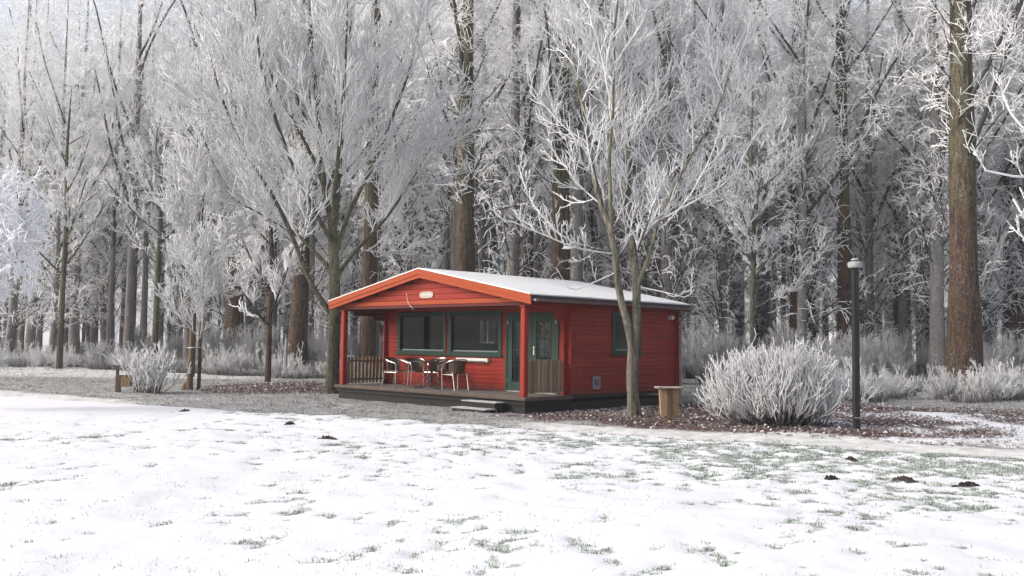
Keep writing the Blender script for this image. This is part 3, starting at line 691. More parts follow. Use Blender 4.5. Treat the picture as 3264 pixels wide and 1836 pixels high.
bx_, by_ = 3.29, 19.04
bn = empty('wooden_bin', (bx_, by_, gz(bx_, by_)), 0.12); tag(bn, 'rustic bin of pale split logs under a flat board, right of the forked tree', 'bin')
MB().box((-0.05, -0.07, -0.2), (0.05, 0.02, 0.70), 0.008).build('post', STAKE, bn)
MB().box((-0.27, -0.17, 0.705), (0.25, 0.17, 0.745), 0.008).build('top_board', m_wood('frosted_board', (0.16, 0.11, 0.075), (0.27, 0.2, 0.15), 0, 0.75, 0.1, frost=0.5), bn)
for sx, tw in ((-1, 0.115), (1, 0.13)):
    x0 = sx*0.058
    P = [(x0, -0.06, 0.70), (x0+sx*tw*1.25, -0.05, 0.70), (x0+sx*tw, -0.05, 0.17), (x0+sx*tw*0.8, -0.05, 0.12), (x0, -0.06, 0.15)]
    MB().prism(P, (0, 0.12, 0), 0).build('split_log', LOGW, bn)

qx, qy = -11.25, 26.4
qp = empty('signpost', (qx, qy, gz(qx, qy)), 0.15); tag(qp, 'low brown post with a small box beside it, left of the bare frosted shrub', 'post')
MB().box((-0.17, 0.05, -0.2), (-0.09, 0.13, 0.74), 0.01).build('post', m_wood('purple_brown_post', (0.08, 0.05, 0.05), (0.15, 0.10, 0.10), 2), qp)
MB().box((-0.22, 0.0, 0.742), (-0.04, 0.18, 0.775), 0.006).build('cap', STAKE, qp)
MB().box((-0.085, -0.05, -0.2), (0.0, 0.04, 0.50), 0.01).build('post', STAKE, qp)
bo = MB().box((0.001, -0.05, 0.17), (0.27, 0.13, 0.47), 0.008).build('box', LOGW, qp)
MB().box((-0.01, -0.07, 0.471), (0.29, 0.15, 0.495), 0.005).build('lid', STAKE, bo)

# ---------------------------------------------------------------- trees: vectorised branching
def grow(rng, P, Rr, k, t0, t1, ang, length, npts, up=0.0, wob=0.12, rs=0.5, rmin=0.01, rtip=0.6, lt=0.5, droop=None):
    """k children per parent; returns points (n*k,npts,3) and radii"""
    n, N, _ = P.shape; M = n*k
    t = t0 + (t1-t0)*((np.tile(np.arange(k), n) + rng.random(M))/k); pi_ = np.repeat(np.arange(n), k)
    s = t*(N-1); i = np.minimum(s.astype(int), N-2); f = (s-i)[:, None]
    A, B = P[pi_, i], P[pi_, i+1]; base = A*(1-f)+B*f; T = nrm(B-A); r = Rr[pi_, i]*(1-f[:, 0])+Rr[pi_, i+1]*f[:, 0]
    rv = nrm(rng.normal(size=(M, 3))); perp = nrm(np.cross(T, rv)); a = rng.uniform(ang[0], ang[1], M)[:, None]
    d = nrm(np.cos(a)*T + np.sin(a)*perp)
    L = rng.uniform(length[0], length[1], M)*(1-lt*(t-t0)/max(t1-t0, 1e-6)); st = (L/(npts-1))[:, None]
    pts = [base]; u = np.array([0, 0, 1.0]); upv = np.full((M, 1), up) if droop is None else rng.uniform(droop[0], droop[1], (M, 1))
    for q in range(npts-1):
        d = nrm(d + upv/(npts-1)*u + rng.normal(size=(M, 3))*wob); pts.append(pts[-1]+d*st)
    C = np.stack(pts, 1); r0 = np.maximum(r*rs, rmin)[:, None]; rr = r0*np.linspace(1, rtip, npts)[None, :]
    return C, np.maximum(rr, rmin*0.75)
def frval(r, lo=0.022, hi=0.075): return 1 - sstep(lo, hi, r)
class Crown:
    def __init__(s): s.V = []; s.Q = []; s.A = []; s.n = 0
    def add(s, P, Rr, k, lo=0.022, hi=0.075, fr=None):
        V, Q = tubes(P, Rr, k); s.V.append(V); s.Q.append(Q+s.n); s.n += len(V)
        s.A.append(np.repeat((frval(Rr, lo, hi) if fr is None else np.full(Rr.shape, fr)).ravel(), k)); return s
    def mesh(s, name, mat): return mesh_np(name, np.vstack(s.V), np.vstack(s.Q), mat, dict(fr=np.concatenate(s.A)), True)
def bundle(paths, rads, npts):
    """explicit polylines resampled to a common number of points"""
    P = []; Q = []
    for p, r in zip(paths, rads):
        c = catmull(np.asarray(p, float), 6); d = np.concatenate([[0], np.cumsum(np.linalg.norm(np.diff(c, axis=0), axis=1))]); t = np.linspace(0, d[-1], npts)
        P.append(np.stack([np.interp(t, d, c[:, k]) for k in range(3)], 1)); Q.append(np.interp(np.linspace(0, 1, npts), np.linspace(0, 1, len(r)), r))
    return np.array(P), np.array(Q)

F_OLIVE = m_frost('rimed_branches_olive', (0.075, 0.072, 0.045), (0.040, 0.038, 0.030))
F_GREY = m_frost('rimed_branches_grey', (0.070, 0.066, 0.060), (0.040, 0.038, 0.036))
F_WHITE = m_frost('heavy_rime', (0.10, 0.095, 0.09), (0.06, 0.056, 0.05), 1.15, (0.62, 0.624, 0.635))
F_BRIGHT = m_frost('snowy_rime', (0.10, 0.095, 0.09), (0.06, 0.056, 0.05), 1.6, (0.88, 0.885, 0.92))
F_DIM = m_frost('thin_rime', (0.085, 0.08, 0.076), (0.05, 0.047, 0.045), 0.9, (0.40, 0.40, 0.41))
T_OLIVE = m_trunk('olive_bark', (0.0723, 0.0612, 0.0425), (0.0892, 0.0892, 0.0510), 0.0, 3.0, 0.22)
T_PALE = m_trunk('pale_grey_green_bark', (0.1275, 0.1105, 0.0892), (0.1827, 0.1742, 0.1232), 0.5, 4.0, 0.25)
T_BROWN = m_trunk('brown_poplar_bark', (0.0765, 0.0467, 0.0306), (0.0978, 0.0935, 0.0527), 3.5, 10.0, 0.22, 0.0)
T_MIX = m_trunk('mixed_poplar_bark', (0.13, 0.112, 0.10), (0.18, 0.177, 0.155), 2.5, 8.0, 0.6, 0.35)

def trunk_obj(paths, rads, npts, k, mat, parent, name='trunk', first_flare=True):
    P, Rr = bundle(paths, rads, npts); V, Q = tubes(P, Rr, k)
    # fluted, slightly uneven section
    n, N = Rr.shape; c = np.repeat(P.reshape(-1, 3), k, axis=0); d = V-c; a = np.tile(np.arange(k)/k*2*np.pi, n*N)
    w_ = 1 + 0.07*np.sin(3*a+V[:, 2]*0.8) + 0.05*(vnoise(V[:, 2]*3.1+a*1.9, a*1.3, 1.0, 3)-0.5)*2
    V = c + d*w_[:, None]
    return link(name, mesh_np(name, V, Q, mat, dict(fr=np.zeros(len(V))), True), parent)

def finish_crown(cr, rng, P2, R2, twig=(10, 8, 3), tl=((0.7, 1.5), (0.3, 0.7)), r=(0.017, 0.014), up=(0.35, 0.35), ang=(R(25), R(60)), k=3):
    """branches -> twigs -> twiglets"""
    cr.add(P2, R2, 4)
    P3, R3 = grow(rng, P2, R2, twig[0], 0.12, 1.0, ang, tl[0], 4, up[0], 0.10, 0.6, r[0], 0.8, 0.35); cr.add(P3, R3, k)
    P4, R4 = grow(rng, P3, R3, twig[1], 0.15, 1.0, ang, tl[1], 3, up[1], 0.12, 0.9, r[1], 0.85, 0.3); cr.add(P4, R4, k)

# --- the forked tree in front of the cabin
rng = np.random.default_rng(7)
t2x, t2y = 2.72, 20.17
tree = empty('forked_tree', (t2x, t2y, gz(t2x, t2y))); tag(tree, 'slender forked tree with pale grey-green trunk standing before the cabin side wall', 'tree')
trunk_obj([[(0.01, 0, -0.4), (0, 0, 0.0), (-0.05, 0, 0.75), (-0.03, 0, 1.42)]], [[0.20, 0.16, 0.127, 0.13, 0.122]], 9, 14, T_PALE, tree)
stems = [[(-0.03, 0, 1.30), (-0.10, -0.02, 1.78), (-0.23, -0.05, 2.26), (-0.36, -0.07, 2.78), (-0.46, -0.05, 3.65), (-0.58, 0, 4.24), (-0.76, 0.05, 4.72), (-0.93, 0.1, 5.46), (-1.14, 0.2, 6.82), (-1.36, 0.3, 7.9), (-1.5, 0.3, 9.2)],
         [(-0.03, 0, 1.30), (0.03, 0.03, 1.78), (0.05, 0.06, 2.85), (0.01, 0.1, 3.39), (-0.11, 0.2, 4.24), (-0.14, 0.25, 4.87), (-0.09, 0.3, 5.75), (-0.11, 0.35, 6.22), (-0.18, 0.4, 7.78), (-0.13, 0.5, 9.16), (-0.1, 0.5, 10.6)],
         [(-0.52, -0.02, 3.85), (-0.57, -0.2, 4.81), (-0.61, -0.35, 5.75), (-0.56, -0.5, 6.6), (-0.55, -0.7, 8.42), (-0.4, -0.8, 9.8)],
         [(0.04, 0.06, 2.80), (0.34, -0.05, 3.61), (0.49, -0.1, 4.25), (0.72, -0.15, 4.74), (1.09, -0.2, 5.54), (1.71, -0.3, 6.63), (2.1, -0.3, 7.8)]]
srad = [[0.095, 0.078, 0.066, 0.052, 0.036, 0.015], [0.105, 0.09, 0.074, 0.055, 0.036, 0.016], [0.045, 0.034, 0.015], [0.05, 0.032, 0.013]]
for p, r_ in zip(stems, srad): trunk_obj([p], [r_], 20, 10, T_PALE, tree, 'limb')
SP, SR = bundle(stems, srad, 16)
low = [[(-0.46, -0.05, 3.52), (-0.76, -0.2, 3.64), (-1.56, -0.4, 3.86), (-2.3, -0.5, 4.62), (-2.61, -0.5, 5.44)], [(-0.46, -0.05, 3.56), (-1.33, -0.6, 3.64), (-1.95, -0.8, 3.85), (-2.75, -1.0, 4.15)],
       [(-0.40, -0.06, 3.17), (-0.92, -0.3, 2.92), (-1.4, -0.45, 2.75), (-1.80, -0.5, 2.99)], [(0.08, 0.06, 2.86), (0.72, -0.15, 2.71), (1.1, -0.25, 2.62), (1.27, -0.3, 2.80)],
       [(0.5, -0.1, 4.3), (1.2, -0.2, 4.7), (2.0, -0.3, 5.2), (2.6, -0.3, 6.2)]]
lrad = [[0.030, 0.022, 0.015], [0.026, 0.019, 0.014], [0.018, 0.013, 0.011], [0.016, 0.012, 0.010], [0.026, 0.013]]
LP, LR = bundle(low, lrad, 10)
cr = Crown(); cr.add(LP, LR, 5, 0.014, 0.036)
P1, R1 = grow(rng, SP, SR, 12, 0.22, 1.0, (R(30), R(66)), (1.4, 3.0), 8, 1.15, 0.09, 0.34, 0.017, 0.6, 0.55); cr.add(P1, R1, 4, 0.012, 0.030)
A1 = np.concatenate([P1[:, ::1], ]); 
P2a, R2a = grow(rng, P1, R1, 8, 0.12, 1.0, (R(25), R(60)), (0.6, 1.35), 5, 0.8, 0.13, 0.7, 0.0122, 0.8, 0.4); cr.add(P2a, R2a, 3)
P3a, R3a = grow(rng, P2a, R2a, 9, 0.10, 1.0, (R(25), R(60)), (0.2, 0.6), 3, 0.6, 0.15, 0.9, 0.0105, 0.9, 0.3); cr.add(P3a, R3a, 3)
for sl, n1, n2 in ((slice(0, 2), 12, 5), (slice(2, 4), 3, 2), (slice(4, 5), 12, 6)):
    P2b, R2b = grow(rng, LP[sl], LR[sl], n1, 0.2, 1.0, (R(30), R(65)), (0.3, 0.85), 4, 0.9, 0.12, 0.7, 0.0125, 0.85, 0.3); cr.add(P2b, R2b, 3)
    P3b, R3b = grow(rng, P2b, R2b, n2, 0.2, 1.0, (R(30), R(65)), (0.1, 0.35), 3, 0.7, 0.12, 0.9, 0.0108, 0.9, 0.3); cr.add(P3b, R3b, 3)
link('crown', cr.mesh('crown', F_WHITE), tree)

# --- the big spreading tree left of the cabin
rng = np.random.default_rng(21)
t1x, t1y = -5.37, 27.47
tree = empty('spreading_tree', (t1x, t1y, gz(t1x, t1y))); tag(tree, 'large dense frosted tree with dark olive trunk at the cabin\'s left corner', 'tree')
trunk_obj([[(-0.03, 0, -0.4), (0, 0, 0), (0.02, 0, 1.64), (0.02, 0, 3.32), (-0.07, 0, 4.65), (-0.15, 0, 5.45)]], [[0.24, 0.19, 0.17, 0.165, 0.15, 0.12]], 16, 14, T_OLIVE, tree)
stems = [[(-0.13, 0, 5.2), (-0.34, 0, 5.98), (-0.55, 0.1, 7.41), (-0.7, 0.2, 8.75), (-0.92, 0.3, 10.5), (-1.08, 0.3, 12.6), (-1.1, 0.3, 14)],
         [(-0.08, 0, 4.7), (-0.01, 0.1, 5.87), (-0.05, 0.3, 6.58), (0.0, 0.5, 7.94), (0.10, 0.7, 9.55), (0.16, 0.8, 11.3), (0.2, 0.9, 13.4)],
         [(-0.02, 0, 2.30), (-0.68, -0.2, 3.32), (-1.19, -0.4, 4.64), (-1.77, -0.6, 5.85), (-2.53, -0.9, 7.06), (-3.2, -1.1, 8.6), (-3.6, -1.2, 10.0)],
         [(0.0, 0, 3.6), (-0.95, 0.3, 4.54), (-1.5, 0.6, 4.96), (-2.52, 1.0, 5.48), (-3.46, 1.3, 6.07), (-4.3, 1.6, 7.2), (-4.8, 1.7, 8.4)],
         [(0.0, 0, 4.1), (0.42, -0.2, 5.39), (1.12, -0.5, 6.73), (1.69, -0.7, 8.09), (2.3, -0.9, 9.8), (2.6, -1.0, 11.5)],
         [(0.0, 0, 3.4), (0.5, 0.5, 4.3), (1.3, 1.2, 5.4), (2.1, 1.7, 6.8), (2.9, 2.0, 8.4)],
         [(0.0, 0, 4.4), (-0.7, -0.8, 5.8), (-1.3, -1.6, 7.4), (-1.8, -2.1, 9.3), (-2.0, -2.4, 11.5)],
         [(0.0, 0, 4.5), (0.1, -0.9, 5.7), (0.4, -1.8, 7.2), (0.6, -2.3, 9.0), (0.7, -2.6, 11.0)],
         [(-0.3, 0, 6.0), (-1.0, 0.8, 7.4), (-1.8, 1.4, 9.0), (-2.4, 1.8, 11.0)],
         [(-0.4, 0.1, 6.5), (-1.2, -0.2, 8.0), (-2.1, -0.3, 9.8), (-2.7, -0.4, 12.0)]]
srad = [[0.095, 0.075, 0.055, 0.02], [0.11, 0.085, 0.055, 0.02], [0.085, 0.06, 0.04, 0.018], [0.075, 0.05, 0.035, 0.018], [0.075, 0.055, 0.04, 0.018], [0.065, 0.045, 0.018], [0.07, 0.05, 0.018], [0.07, 0.05, 0.018], [0.05, 0.035, 0.016], [0.05, 0.035, 0.016]]
for p, r_ in zip(stems, srad): trunk_obj([p], [r_], 18, 8, T_OLIVE, tree, 'limb')
SP, SR = bundle(stems, srad, 16); cr = Crown()
P1, R1 = grow(rng, SP, SR, 16, 0.20, 1.0, (R(22), R(56)), (1.7, 3.7), 7, 0.55, 0.06, 0.38, 0.020, 0.65, 0.5); cr.add(P1, R1, 4, 0.013, 0.030)
P2, R2 = grow(rng, P1, R1, 10, 0.10, 1.0, (R(22), R(54)), (0.7, 1.7), 5, 0.55, 0.09, 0.7, 0.0145, 0.8, 0.4); cr.add(P2, R2, 3, 0.02, 0.05)
P3, R3 = grow(rng, P2, R2, 7, 0.10, 1.0, (R(20), R(55)), (0.3, 0.75), 3, 0.5, 0.11, 0.9, 0.0118, 0.9, 0.3); cr.add(P3, R3, 3)
link('crown', cr.mesh('crown', F_WHITE), tree)

# --- small staked trees on the left
def small_tree(name, loc, label, h, spread, seed, n0=14, trunk_r=0.06, mat=T_OLIVE, fmat=F_WHITE, base_h=1.5):
    rng = np.random.default_rng(seed); t = empty(name, (loc[0], loc[1], gz(*loc))); tag(t, label, 'tree')
    path = [(0, 0, -0.3), (0.02, 0, base_h*0.5), (0.0, 0.03, base_h), (0.06, 0, h*0.5), (-0.05, 0, h*0.75), (0.05, 0, h)]
    trunk_obj([path], [[trunk_r*1.2, trunk_r, trunk_r*0.85, trunk_r*0.6, 0.02]], 14, 10, mat, t)
    TP, TR = bundle([path], [[trunk_r*1.2, trunk_r, trunk_r*0.85, trunk_r*0.6, 0.02]], 20); c = Crown()
    P0, R0 = grow(rng, TP, TR, n0, base_h/h, 0.95, (R(38), R(72)), (spread*0.75, spread*1.15), 9, 0.55, 0.07, 0.42, 0.019, 0.6, 0.45); c.add(P0, R0, 5, 0.013, 0.030)
    P1, R1 = grow(rng, P0, R0, 10, 0.15, 1.0, (R(25), R(60)), (0.6, 1.4), 5, 0.6, 0.09, 0.65, 0.0145, 0.8, 0.45); c.add(P1, R1, 3)
    P2, R2 = grow(rng, P1, R1, 7, 0.12, 1.0, (R(25), R(60)), (0.25, 0.6), 4, 0.6, 0.12, 0.9, 0.0125, 0.9, 0.3); c.add(P2, R2, 3)
    P3, R3 = grow(rng, P2, R2, 3, 0.2, 0.9, (R(25), R(60)), (0.1, 0.28), 3, 0.6, 0.12, 0.9, 0.0105, 0.9, 0.3); c.add(P3, R3, 3)
    link('crown', c.mesh('crown', fmat), t); return t
small_tree('young_tree', (-9.70, 28.4), 'young frosted tree with thin trunk tied to a thick brown stake', 7.0, 2.5, 31, 17, 0.05)
small_tree('young_tree', (-9.05, 34.0), 'young frosted tree with brown trunk beside the slim grey post, left of the cabin', 8.5, 2.9, 35, 17, 0.10, T_BROWN, F_GREY, 2.2)
sx_, sy_ = -9.92, 28.26
sk = empty('tree_stake', (sx_, sy_, gz(sx_, sy_))); tag(sk, 'thick brown wooden stake propping up the young frosted tree', 'stake')
so = MB().tube([(0.0, 0, -0.3), (0.0, 0, 0.35), (0.03, 0, 1.1), (0.02, 0, 1.95)], [0.13, 0.095, 0.085, 0.075], 10, 3).build('stake_pole', STAKE, sk, True)
MB().tube([(-0.12, 0, 1.30), (0.1, -0.1, 1.31), (0.30, 0.1, 1.32), (0.1, 0.17, 1.31), (-0.12, 0, 1.30)], 0.012, 6, 4).build('tie', WHITE, sk, True)
MB().tube([(-0.16, 0, -0.1), (-0.14, 0.02, 0.12), (-0.10, 0.0, 0.26)], [0.14, 0.11, 0.03], 9, 3).build('root_knob', STAKE, sk, True)
gx_, gy_ = -9.3, 37.7
gp_ = tag(MB().tube([(0, 0, -0.3), (0, 0, 0.8), (0.01, 0, 1.55), (0.01, 0, 1.60)], [0.065, 0.06, 0.06, 0.03], 8).build('slim_post', GREYMETAL, None, True), 'slim grey post standing alone between the young tree and the cabin', 'post'); gp_.location = (gx_, gy_, gz(gx_, gy_))

# --- poplars of the plantation: five shapes, each a trunk and a crown
def poplar_proto(seed, h=25.0, r=0.40, lean=0.0, nl=80, low=4.5, ln=(1.6, 3.4), droop=(-0.5, 0.5), tr=0.0125):
    rng = np.random.default_rng(seed)
    xs = np.cumsum(rng.normal(0, 0.035, 8))+np.linspace(0, lean, 8); ys = np.cumsum(rng.normal(0, 0.035, 8)); xs[0] = ys[0] = xs[1] = ys[1] = 0
    path = [(xs[i], ys[i], z) for i, z in enumerate((-0.5, 0.9, h*0.16, h*0.32, h*0.5, h*0.68, h*0.85, h))]
    rad = [r*1.35, r*1.05, r*0.92, r*0.82, r*0.66, r*0.48, r*0.26, 0.03]
    P, Rr = bundle([path], [rad], 26); V, Q = tubes(P, Rr, 12); a = np.tile(np.arange(12)/12*2*np.pi, 26); c = np.repeat(P.reshape(-1, 3), 12, axis=0)
    flare = np.exp(-np.maximum(V[:, 2], 0)/0.5)
    V = c + (V-c)*(1 + 0.05*np.sin(4*a+V[:, 2]) + 0.16*flare*np.sin(5*a+seed))[:, None]
    tm = mesh_np('trunk', V, Q, None, None, True)
    cr = Crown()
    B1, BR = grow(rng, P, Rr, 7, 0.28, 0.7, (R(25), R(42)), (5.0, 8.0), 9, 0.3, 0.05, 0.24, 0.05, 0.4, 0.3); BR = np.minimum(BR, 0.08); cr.add(B1, BR, 5, 0.02, 0.05)
    P1, R1 = grow(rng, P, Rr, nl, low/h, 0.97, (R(25), R(75)), ln, 7, 0.45, 0.09, 0.09, 0.0145, 0.6, 0.35); R1 = np.minimum(R1, 0.028); cr.add(P1, R1, 3, 0.010, 0.030)
    C1, CR = grow(rng, B1, BR, 12, 0.15, 1.0, (R(30), R(70)), (0.9, 2.2), 7, 0.0, 0.09, 0.35, 0.0135, 0.7, 0.35, (-0.5, 0.7)); cr.add(C1, CR, 3, 0.012, 0.030)
    A, AR = np.concatenate([P1, C1]), np.concatenate([R1, CR])
    P2, R2 = grow(rng, A, AR, 6, 0.10, 1.0, (R(28), R(65)), (0.5, 1.4), 4, 0.0, 0.13, 0.6, tr, 0.8, 0.35, droop); cr.add(P2, R2, 3)
    P3, R3 = grow(rng, P2, R2, 4, 0.10, 1.0, (R(28), R(70)), (0.2, 0.6), 3, 0.0, 0.15, 0.9, tr*0.8, 0.85, 0.3, droop); cr.add(P3, R3, 3)
    cm = cr.mesh('crown', F_GREY)
    return tm, cm
protos = [poplar_proto(101, 25, 0.40, 0.2, 80, 2.6), poplar_proto(102, 27, 0.42, -0.2, 74, 6.5, (1.4, 3.0)), poplar_proto(103, 23, 0.36, 0.1, 84, 2.4, (1.6, 3.6), (-1.0, 0.3)), poplar_proto(104, 26, 0.38, -0.1, 72, 7.5, (1.4, 3.2)), poplar_proto(105, 22, 0.34, 0.2, 84, 2.0, (1.5, 3.2), (-1.1, 0.2))]
tmv = {}
def poplar(k, x, y, rz, s, label, group=None, tmat=T_MIX, thick=1.0, name='poplar_tree'):
    t = empty(name, (x, y, gz(x, y)), rz); t.scale = (s, s, s); tag(t, label, 'tree', group)
    key = (k, tmat.name)
    if key not in tmv:
        me = protos[k][0].copy(); me.materials.clear(); me.materials.append(tmat); tmv[key] = me
    o = link('trunk', tmv[key], t); o.scale = (thick, thick, 1.0)
    link('crown', protos[k][1], t); return t
named = [(1, -1.91, 36.0, 0.4, 1.0, 'stout frosted poplar with olive trunk rising right behind the cabin roof ridge', T_BROWN, 0.92),
         (3, 0.73, 42.0, 2.0, 1.0, 'brown-trunked poplar behind the middle of the cabin roof', T_BROWN, 0.66),
         (1, 1.99, 38.0, 4.2, 1.0, 'poplar with thick mottled trunk behind the roof, left of the forked tree', T_BROWN, 0.95),
         (3, 13.29, 42.0, 1.0, 1.05, 'brown-trunked poplar rising behind the large frosted bush', T_BROWN, 1.0),
         (1, 14.40, 39.5, 5.0, 1.0, 'thinner brown poplar just left of the black lamp post', T_BROWN, 0.72),
         (3, 19.29, 45.0, 3.1, 1.0, 'brown-trunked poplar right of the black lamp post', T_BROWN, 0.98),
         (1, 24.81, 54.0, 5.4, 1.0, 'olive-brown poplar halfway between lamp post and the thickest trunk', T_BROWN, 0.82),
         (3, 16.35, 32.9, 2.6, 1.1, 'thickest poplar with brown trunk near the right edge', T_BROWN, 1.15),
         (1, 25.39, 46.0, 0.2, 1.1, 'brown-trunked poplar at the far right edge', T_BROWN, 1.0),
         (3, -15.19, 50.0, 1.7, 1.1, 'brown-trunked poplar standing between the two young trees', T_BROWN, 1.0),
         (1, -10.09, 43.0, 5.9, 1.0, 'thick brown poplar trunk just left of the large dense tree', T_BROWN, 0.92),
         (3, -6.30, 40.0, 3.6, 1.0, 'poplar trunk seen through the open left end of the porch', T_BROWN, 0.85)]
occ = []
for (k, x, y, rz, s, lab, tm, thk) in named:
    poplar(k, x, y, rz, s, lab, None, tm, thk); occ.append((x, y))
rng = np.random.default_rng(77); cnt = 0
def edge_y(x): return np.interp(x, [-60, -30, -15, -9, -4, 2, 8, 12, 20, 30, 60], [52, 49, 47, 43, 36, 36, 36, 37, 37, 42, 50])
row = 36.0
while row < 80:
    half = row*0.60+4; sp = 2.95 + 0.014*(row-36)
    for xg in np.arange(-half, half, sp):
        x = xg + rng.uniform(-1.3, 1.3); y = row + rng.uniform(-1.4, 1.4); kk = (0, 2, 4, 0, 2, 4, 1, 3)[int(rng.integers(0, 8))]; sc_ = rng.uniform(0.85, 1.15); rr_ = rng.uniform(0, 6.28); tk = rng.uniform(0.34, 0.72)
        if y < edge_y(x)+1.0 or any((x-a)**2+(y-b)**2 < 2.6 for a, b in occ): continue
        occ.append((x, y)); cnt += 1
        zone = 'left of the cabin' if x < -0.16*y else ('right of the cabin' if x > 0.17*y else 'directly behind the cabin')
        deep = 'in the front rows of the plantation' if y < 50 else ('in the middle rows of the plantation' if y < 64 else 'deep inside the plantation')
        poplar(kk, x, y, rr_, sc_, 'slim frosted poplar ' + deep + ' ' + zone, 'plantation poplars', T_MIX, tk)
    row += 3.6
print('poplars', cnt)

# far wood beyond the plantation: reads as one mass
rng = np.random.default_rng(88); n = 230
fxw = rng.uniform(-90, 90, n); fyw = rng.uniform(82, 120, n); cr = Crown()
b = np.stack([fxw, fyw, np.zeros(n)-0.5], 1); tp = b + np.stack([rng.normal(0, .5, n), rng.normal(0, .5, n), rng.uniform(9, 16, n)], 1)
tt = np.linspace(0, 1, 6)[None, :, None]; P = b[:, None, :]*(1-tt)+tp[:, None, :]*tt; Rr = np.linspace(0.30, 0.05, 6)[None, :]*rng.uniform(0.7, 1.1, (n, 1)); cr.add(P, Rr, 6, fr=0.6)
P1, R1 = grow(rng, P, Rr, 13, 0.08, 0.98, (R(35), R(65)), (3, 6), 4, 0.4, 0.08, 0.3, 0.05, 0.5, 0.5); cr.add(P1, R1, 3, fr=0.75)
P2, R2 = grow(rng, P1, R1, 5, 0.1, 1.0, (R(30), R(70)), (1.0, 2.4), 3, 0.0, 0.15, 0.6, 0.035, 0.8, 0.3); cr.add(P2, R2, 3, fr=1.0)
tag(link('far_wood', cr.mesh('far_wood', F_GREY)), 'hazy grey mass of frosted wood beyond the plantation', 'wood', kind='stuff')

# --- trees whose branches reach in at both edges
def edge_tree(name, loc, label, paths, rads, trunk, trad, seed, droop, n=(9, 7, 5), r=0.016, tl=((0.35, 0.9), (0.2, 0.5), (0.1, 0.25)), mat=F_WHITE):
    rng = np.random.default_rng(seed); t = empty(name, (loc[0], loc[1], gz(*loc))); tag(t, label, 'tree')
    trunk_obj([trunk], [trad], 14, 12, T_OLIVE, t); c = Crown(); P, Rr = bundle(paths, rads, 12); c.add(P, Rr, 5, 0.016, 0.05)
    P1, R1 = grow(rng, P, Rr, n[0], 0.2, 1.0, (R(25), R(65)), tl[0], 5, 0, 0.12, 0.7, r*1.1, 0.8, 0.3, droop); c.add(P1, R1, 3)
    P2, R2 = grow(rng, P1, R1, n[1], 0.15, 1.0, (R(25), R(65)), tl[1], 4, 0, 0.12, 0.9, r, 0.85, 0.3, droop); c.add(P2, R2, 3)
    P3, R3 = grow(rng, P2, R2, n[2], 0.2, 1.0, (R(25), R(65)), tl[2], 3, 0, 0.12, 0.9, r*0.9, 0.9, 0.2, droop); c.add(P3, R3, 3)
    link('crown', c.mesh('crown', mat), t); return t
lp_ = []; lr_ = []; rngl = np.random.default_rng(5)
for z in np.linspace(1.6, 4.7, 13):
    a = rngl.uniform(-0.6, 0.6); L = rngl.uniform(1.3, 2.2)*(1.25-0.28*abs(z-4.2)); lp_.append([(0, 0, z), (L*0.4*math.cos(a), L*0.4*math.sin(a), z+0.35), (L*0.75*math.cos(a), L*0.75*math.sin(a), z+0.35), (L*math.cos(a), L*math.sin(a), z-0.05)]); lr_.append([0.035, 0.022, 0.016])
edge_tree('drooping_tree', (-12.75, 20.0), 'bright white drooping frosted tree reaching in at the left edge', lp_, lr_, [(0, 0, -0.3), (0, 0, 1.5), (0.1, 0, 3.2), (0.05, 0, 5.2), (0, 0, 6.5)], [0.13, 0.11, 0.08, 0.05, 0.02], 61, (-0.9, 0.3), (10, 7, 4), mat=F_BRIGHT)
rp = [[(0, 0, 4.0), (-0.7, 0.1, 4.35), (-1.35, 0.1, 4.35), (-1.75, 0.1, 4.75), (-1.85, 0.1, 5.15)], [(0, 0, 3.5), (-0.9, 0.2, 3.95), (-1.5, 0.2, 3.86), (-2.05, 0.2, 3.95)], [(0, 0, 3.4), (-0.9, -0.2, 3.75), (-1.4, -0.2, 3.95), (-1.65, -0.2, 4.5)],
      [(0, 0, 2.8), (-0.9, 0.1, 3.05), (-1.45, 0.1, 3.15), (-1.72, 0.1, 3.55)], [(0, 0, 2.4), (-0.9, -0.1, 2.75), (-1.4, -0.1, 2.8), (-1.72, -0.1, 2.98)], [(0, 0, 4.6), (-0.8, 0, 5.2), (-1.3, 0, 5.7), (-1.6, 0, 6.4)]]
edge_tree('bare_tree', (8.42, 12.0), 'near tree whose thick white frosted twigs reach in at the right edge', rp, [[0.030, 0.020, 0.015]]*6, [(0.1, 0, -0.3), (0.05, 0, 2), (0, 0, 4), (0, 0, 6.2), (0.1, 0, 8)], [0.16, 0.13, 0.09, 0.05, 0.02], 66, (0.2, 1.3), (5, 4, 3), 0.0105, ((0.25, 0.6), (0.12, 0.3), (0.06, 0.14)))

# --- mid-height frosted trees in front of the plantation edge
small_tree('frosted_tree', (-13.3, 38.0), 'frosted tree rising behind the staked young tree', 13.0, 3.9, 47, 20, 0.12, T_OLIVE, F_WHITE, 3.5)
small_tree('frosted_tree', (9.4, 35.5), 'hazy frosted tree behind the far right corner of the cabin', 12.0, 3.6, 53, 18, 0.11, T_OLIVE, F_WHITE, 3.2)
small_tree('frosted_tree', (19.6, 38.5), 'hazy frosted tree between the lamp post and the thickest trunk', 12.5, 3.8, 55, 17, 0.11, T_OLIVE, F_WHITE, 3.4)
small_tree('frosted_tree', (-22.0, 44.5), 'broad hazy frosted tree at the left edge of the wood', 14.0, 4.2, 45, 20, 0.13, T_OLIVE, F_WHITE, 4.5)
small_tree('frosted_tree', (-16.8, 43.0), 'tall hazy frosted tree between the left edge and the staked young tree', 14.5, 4.0, 49, 20, 0.13, T_OLIVE, F_WHITE, 4.5)

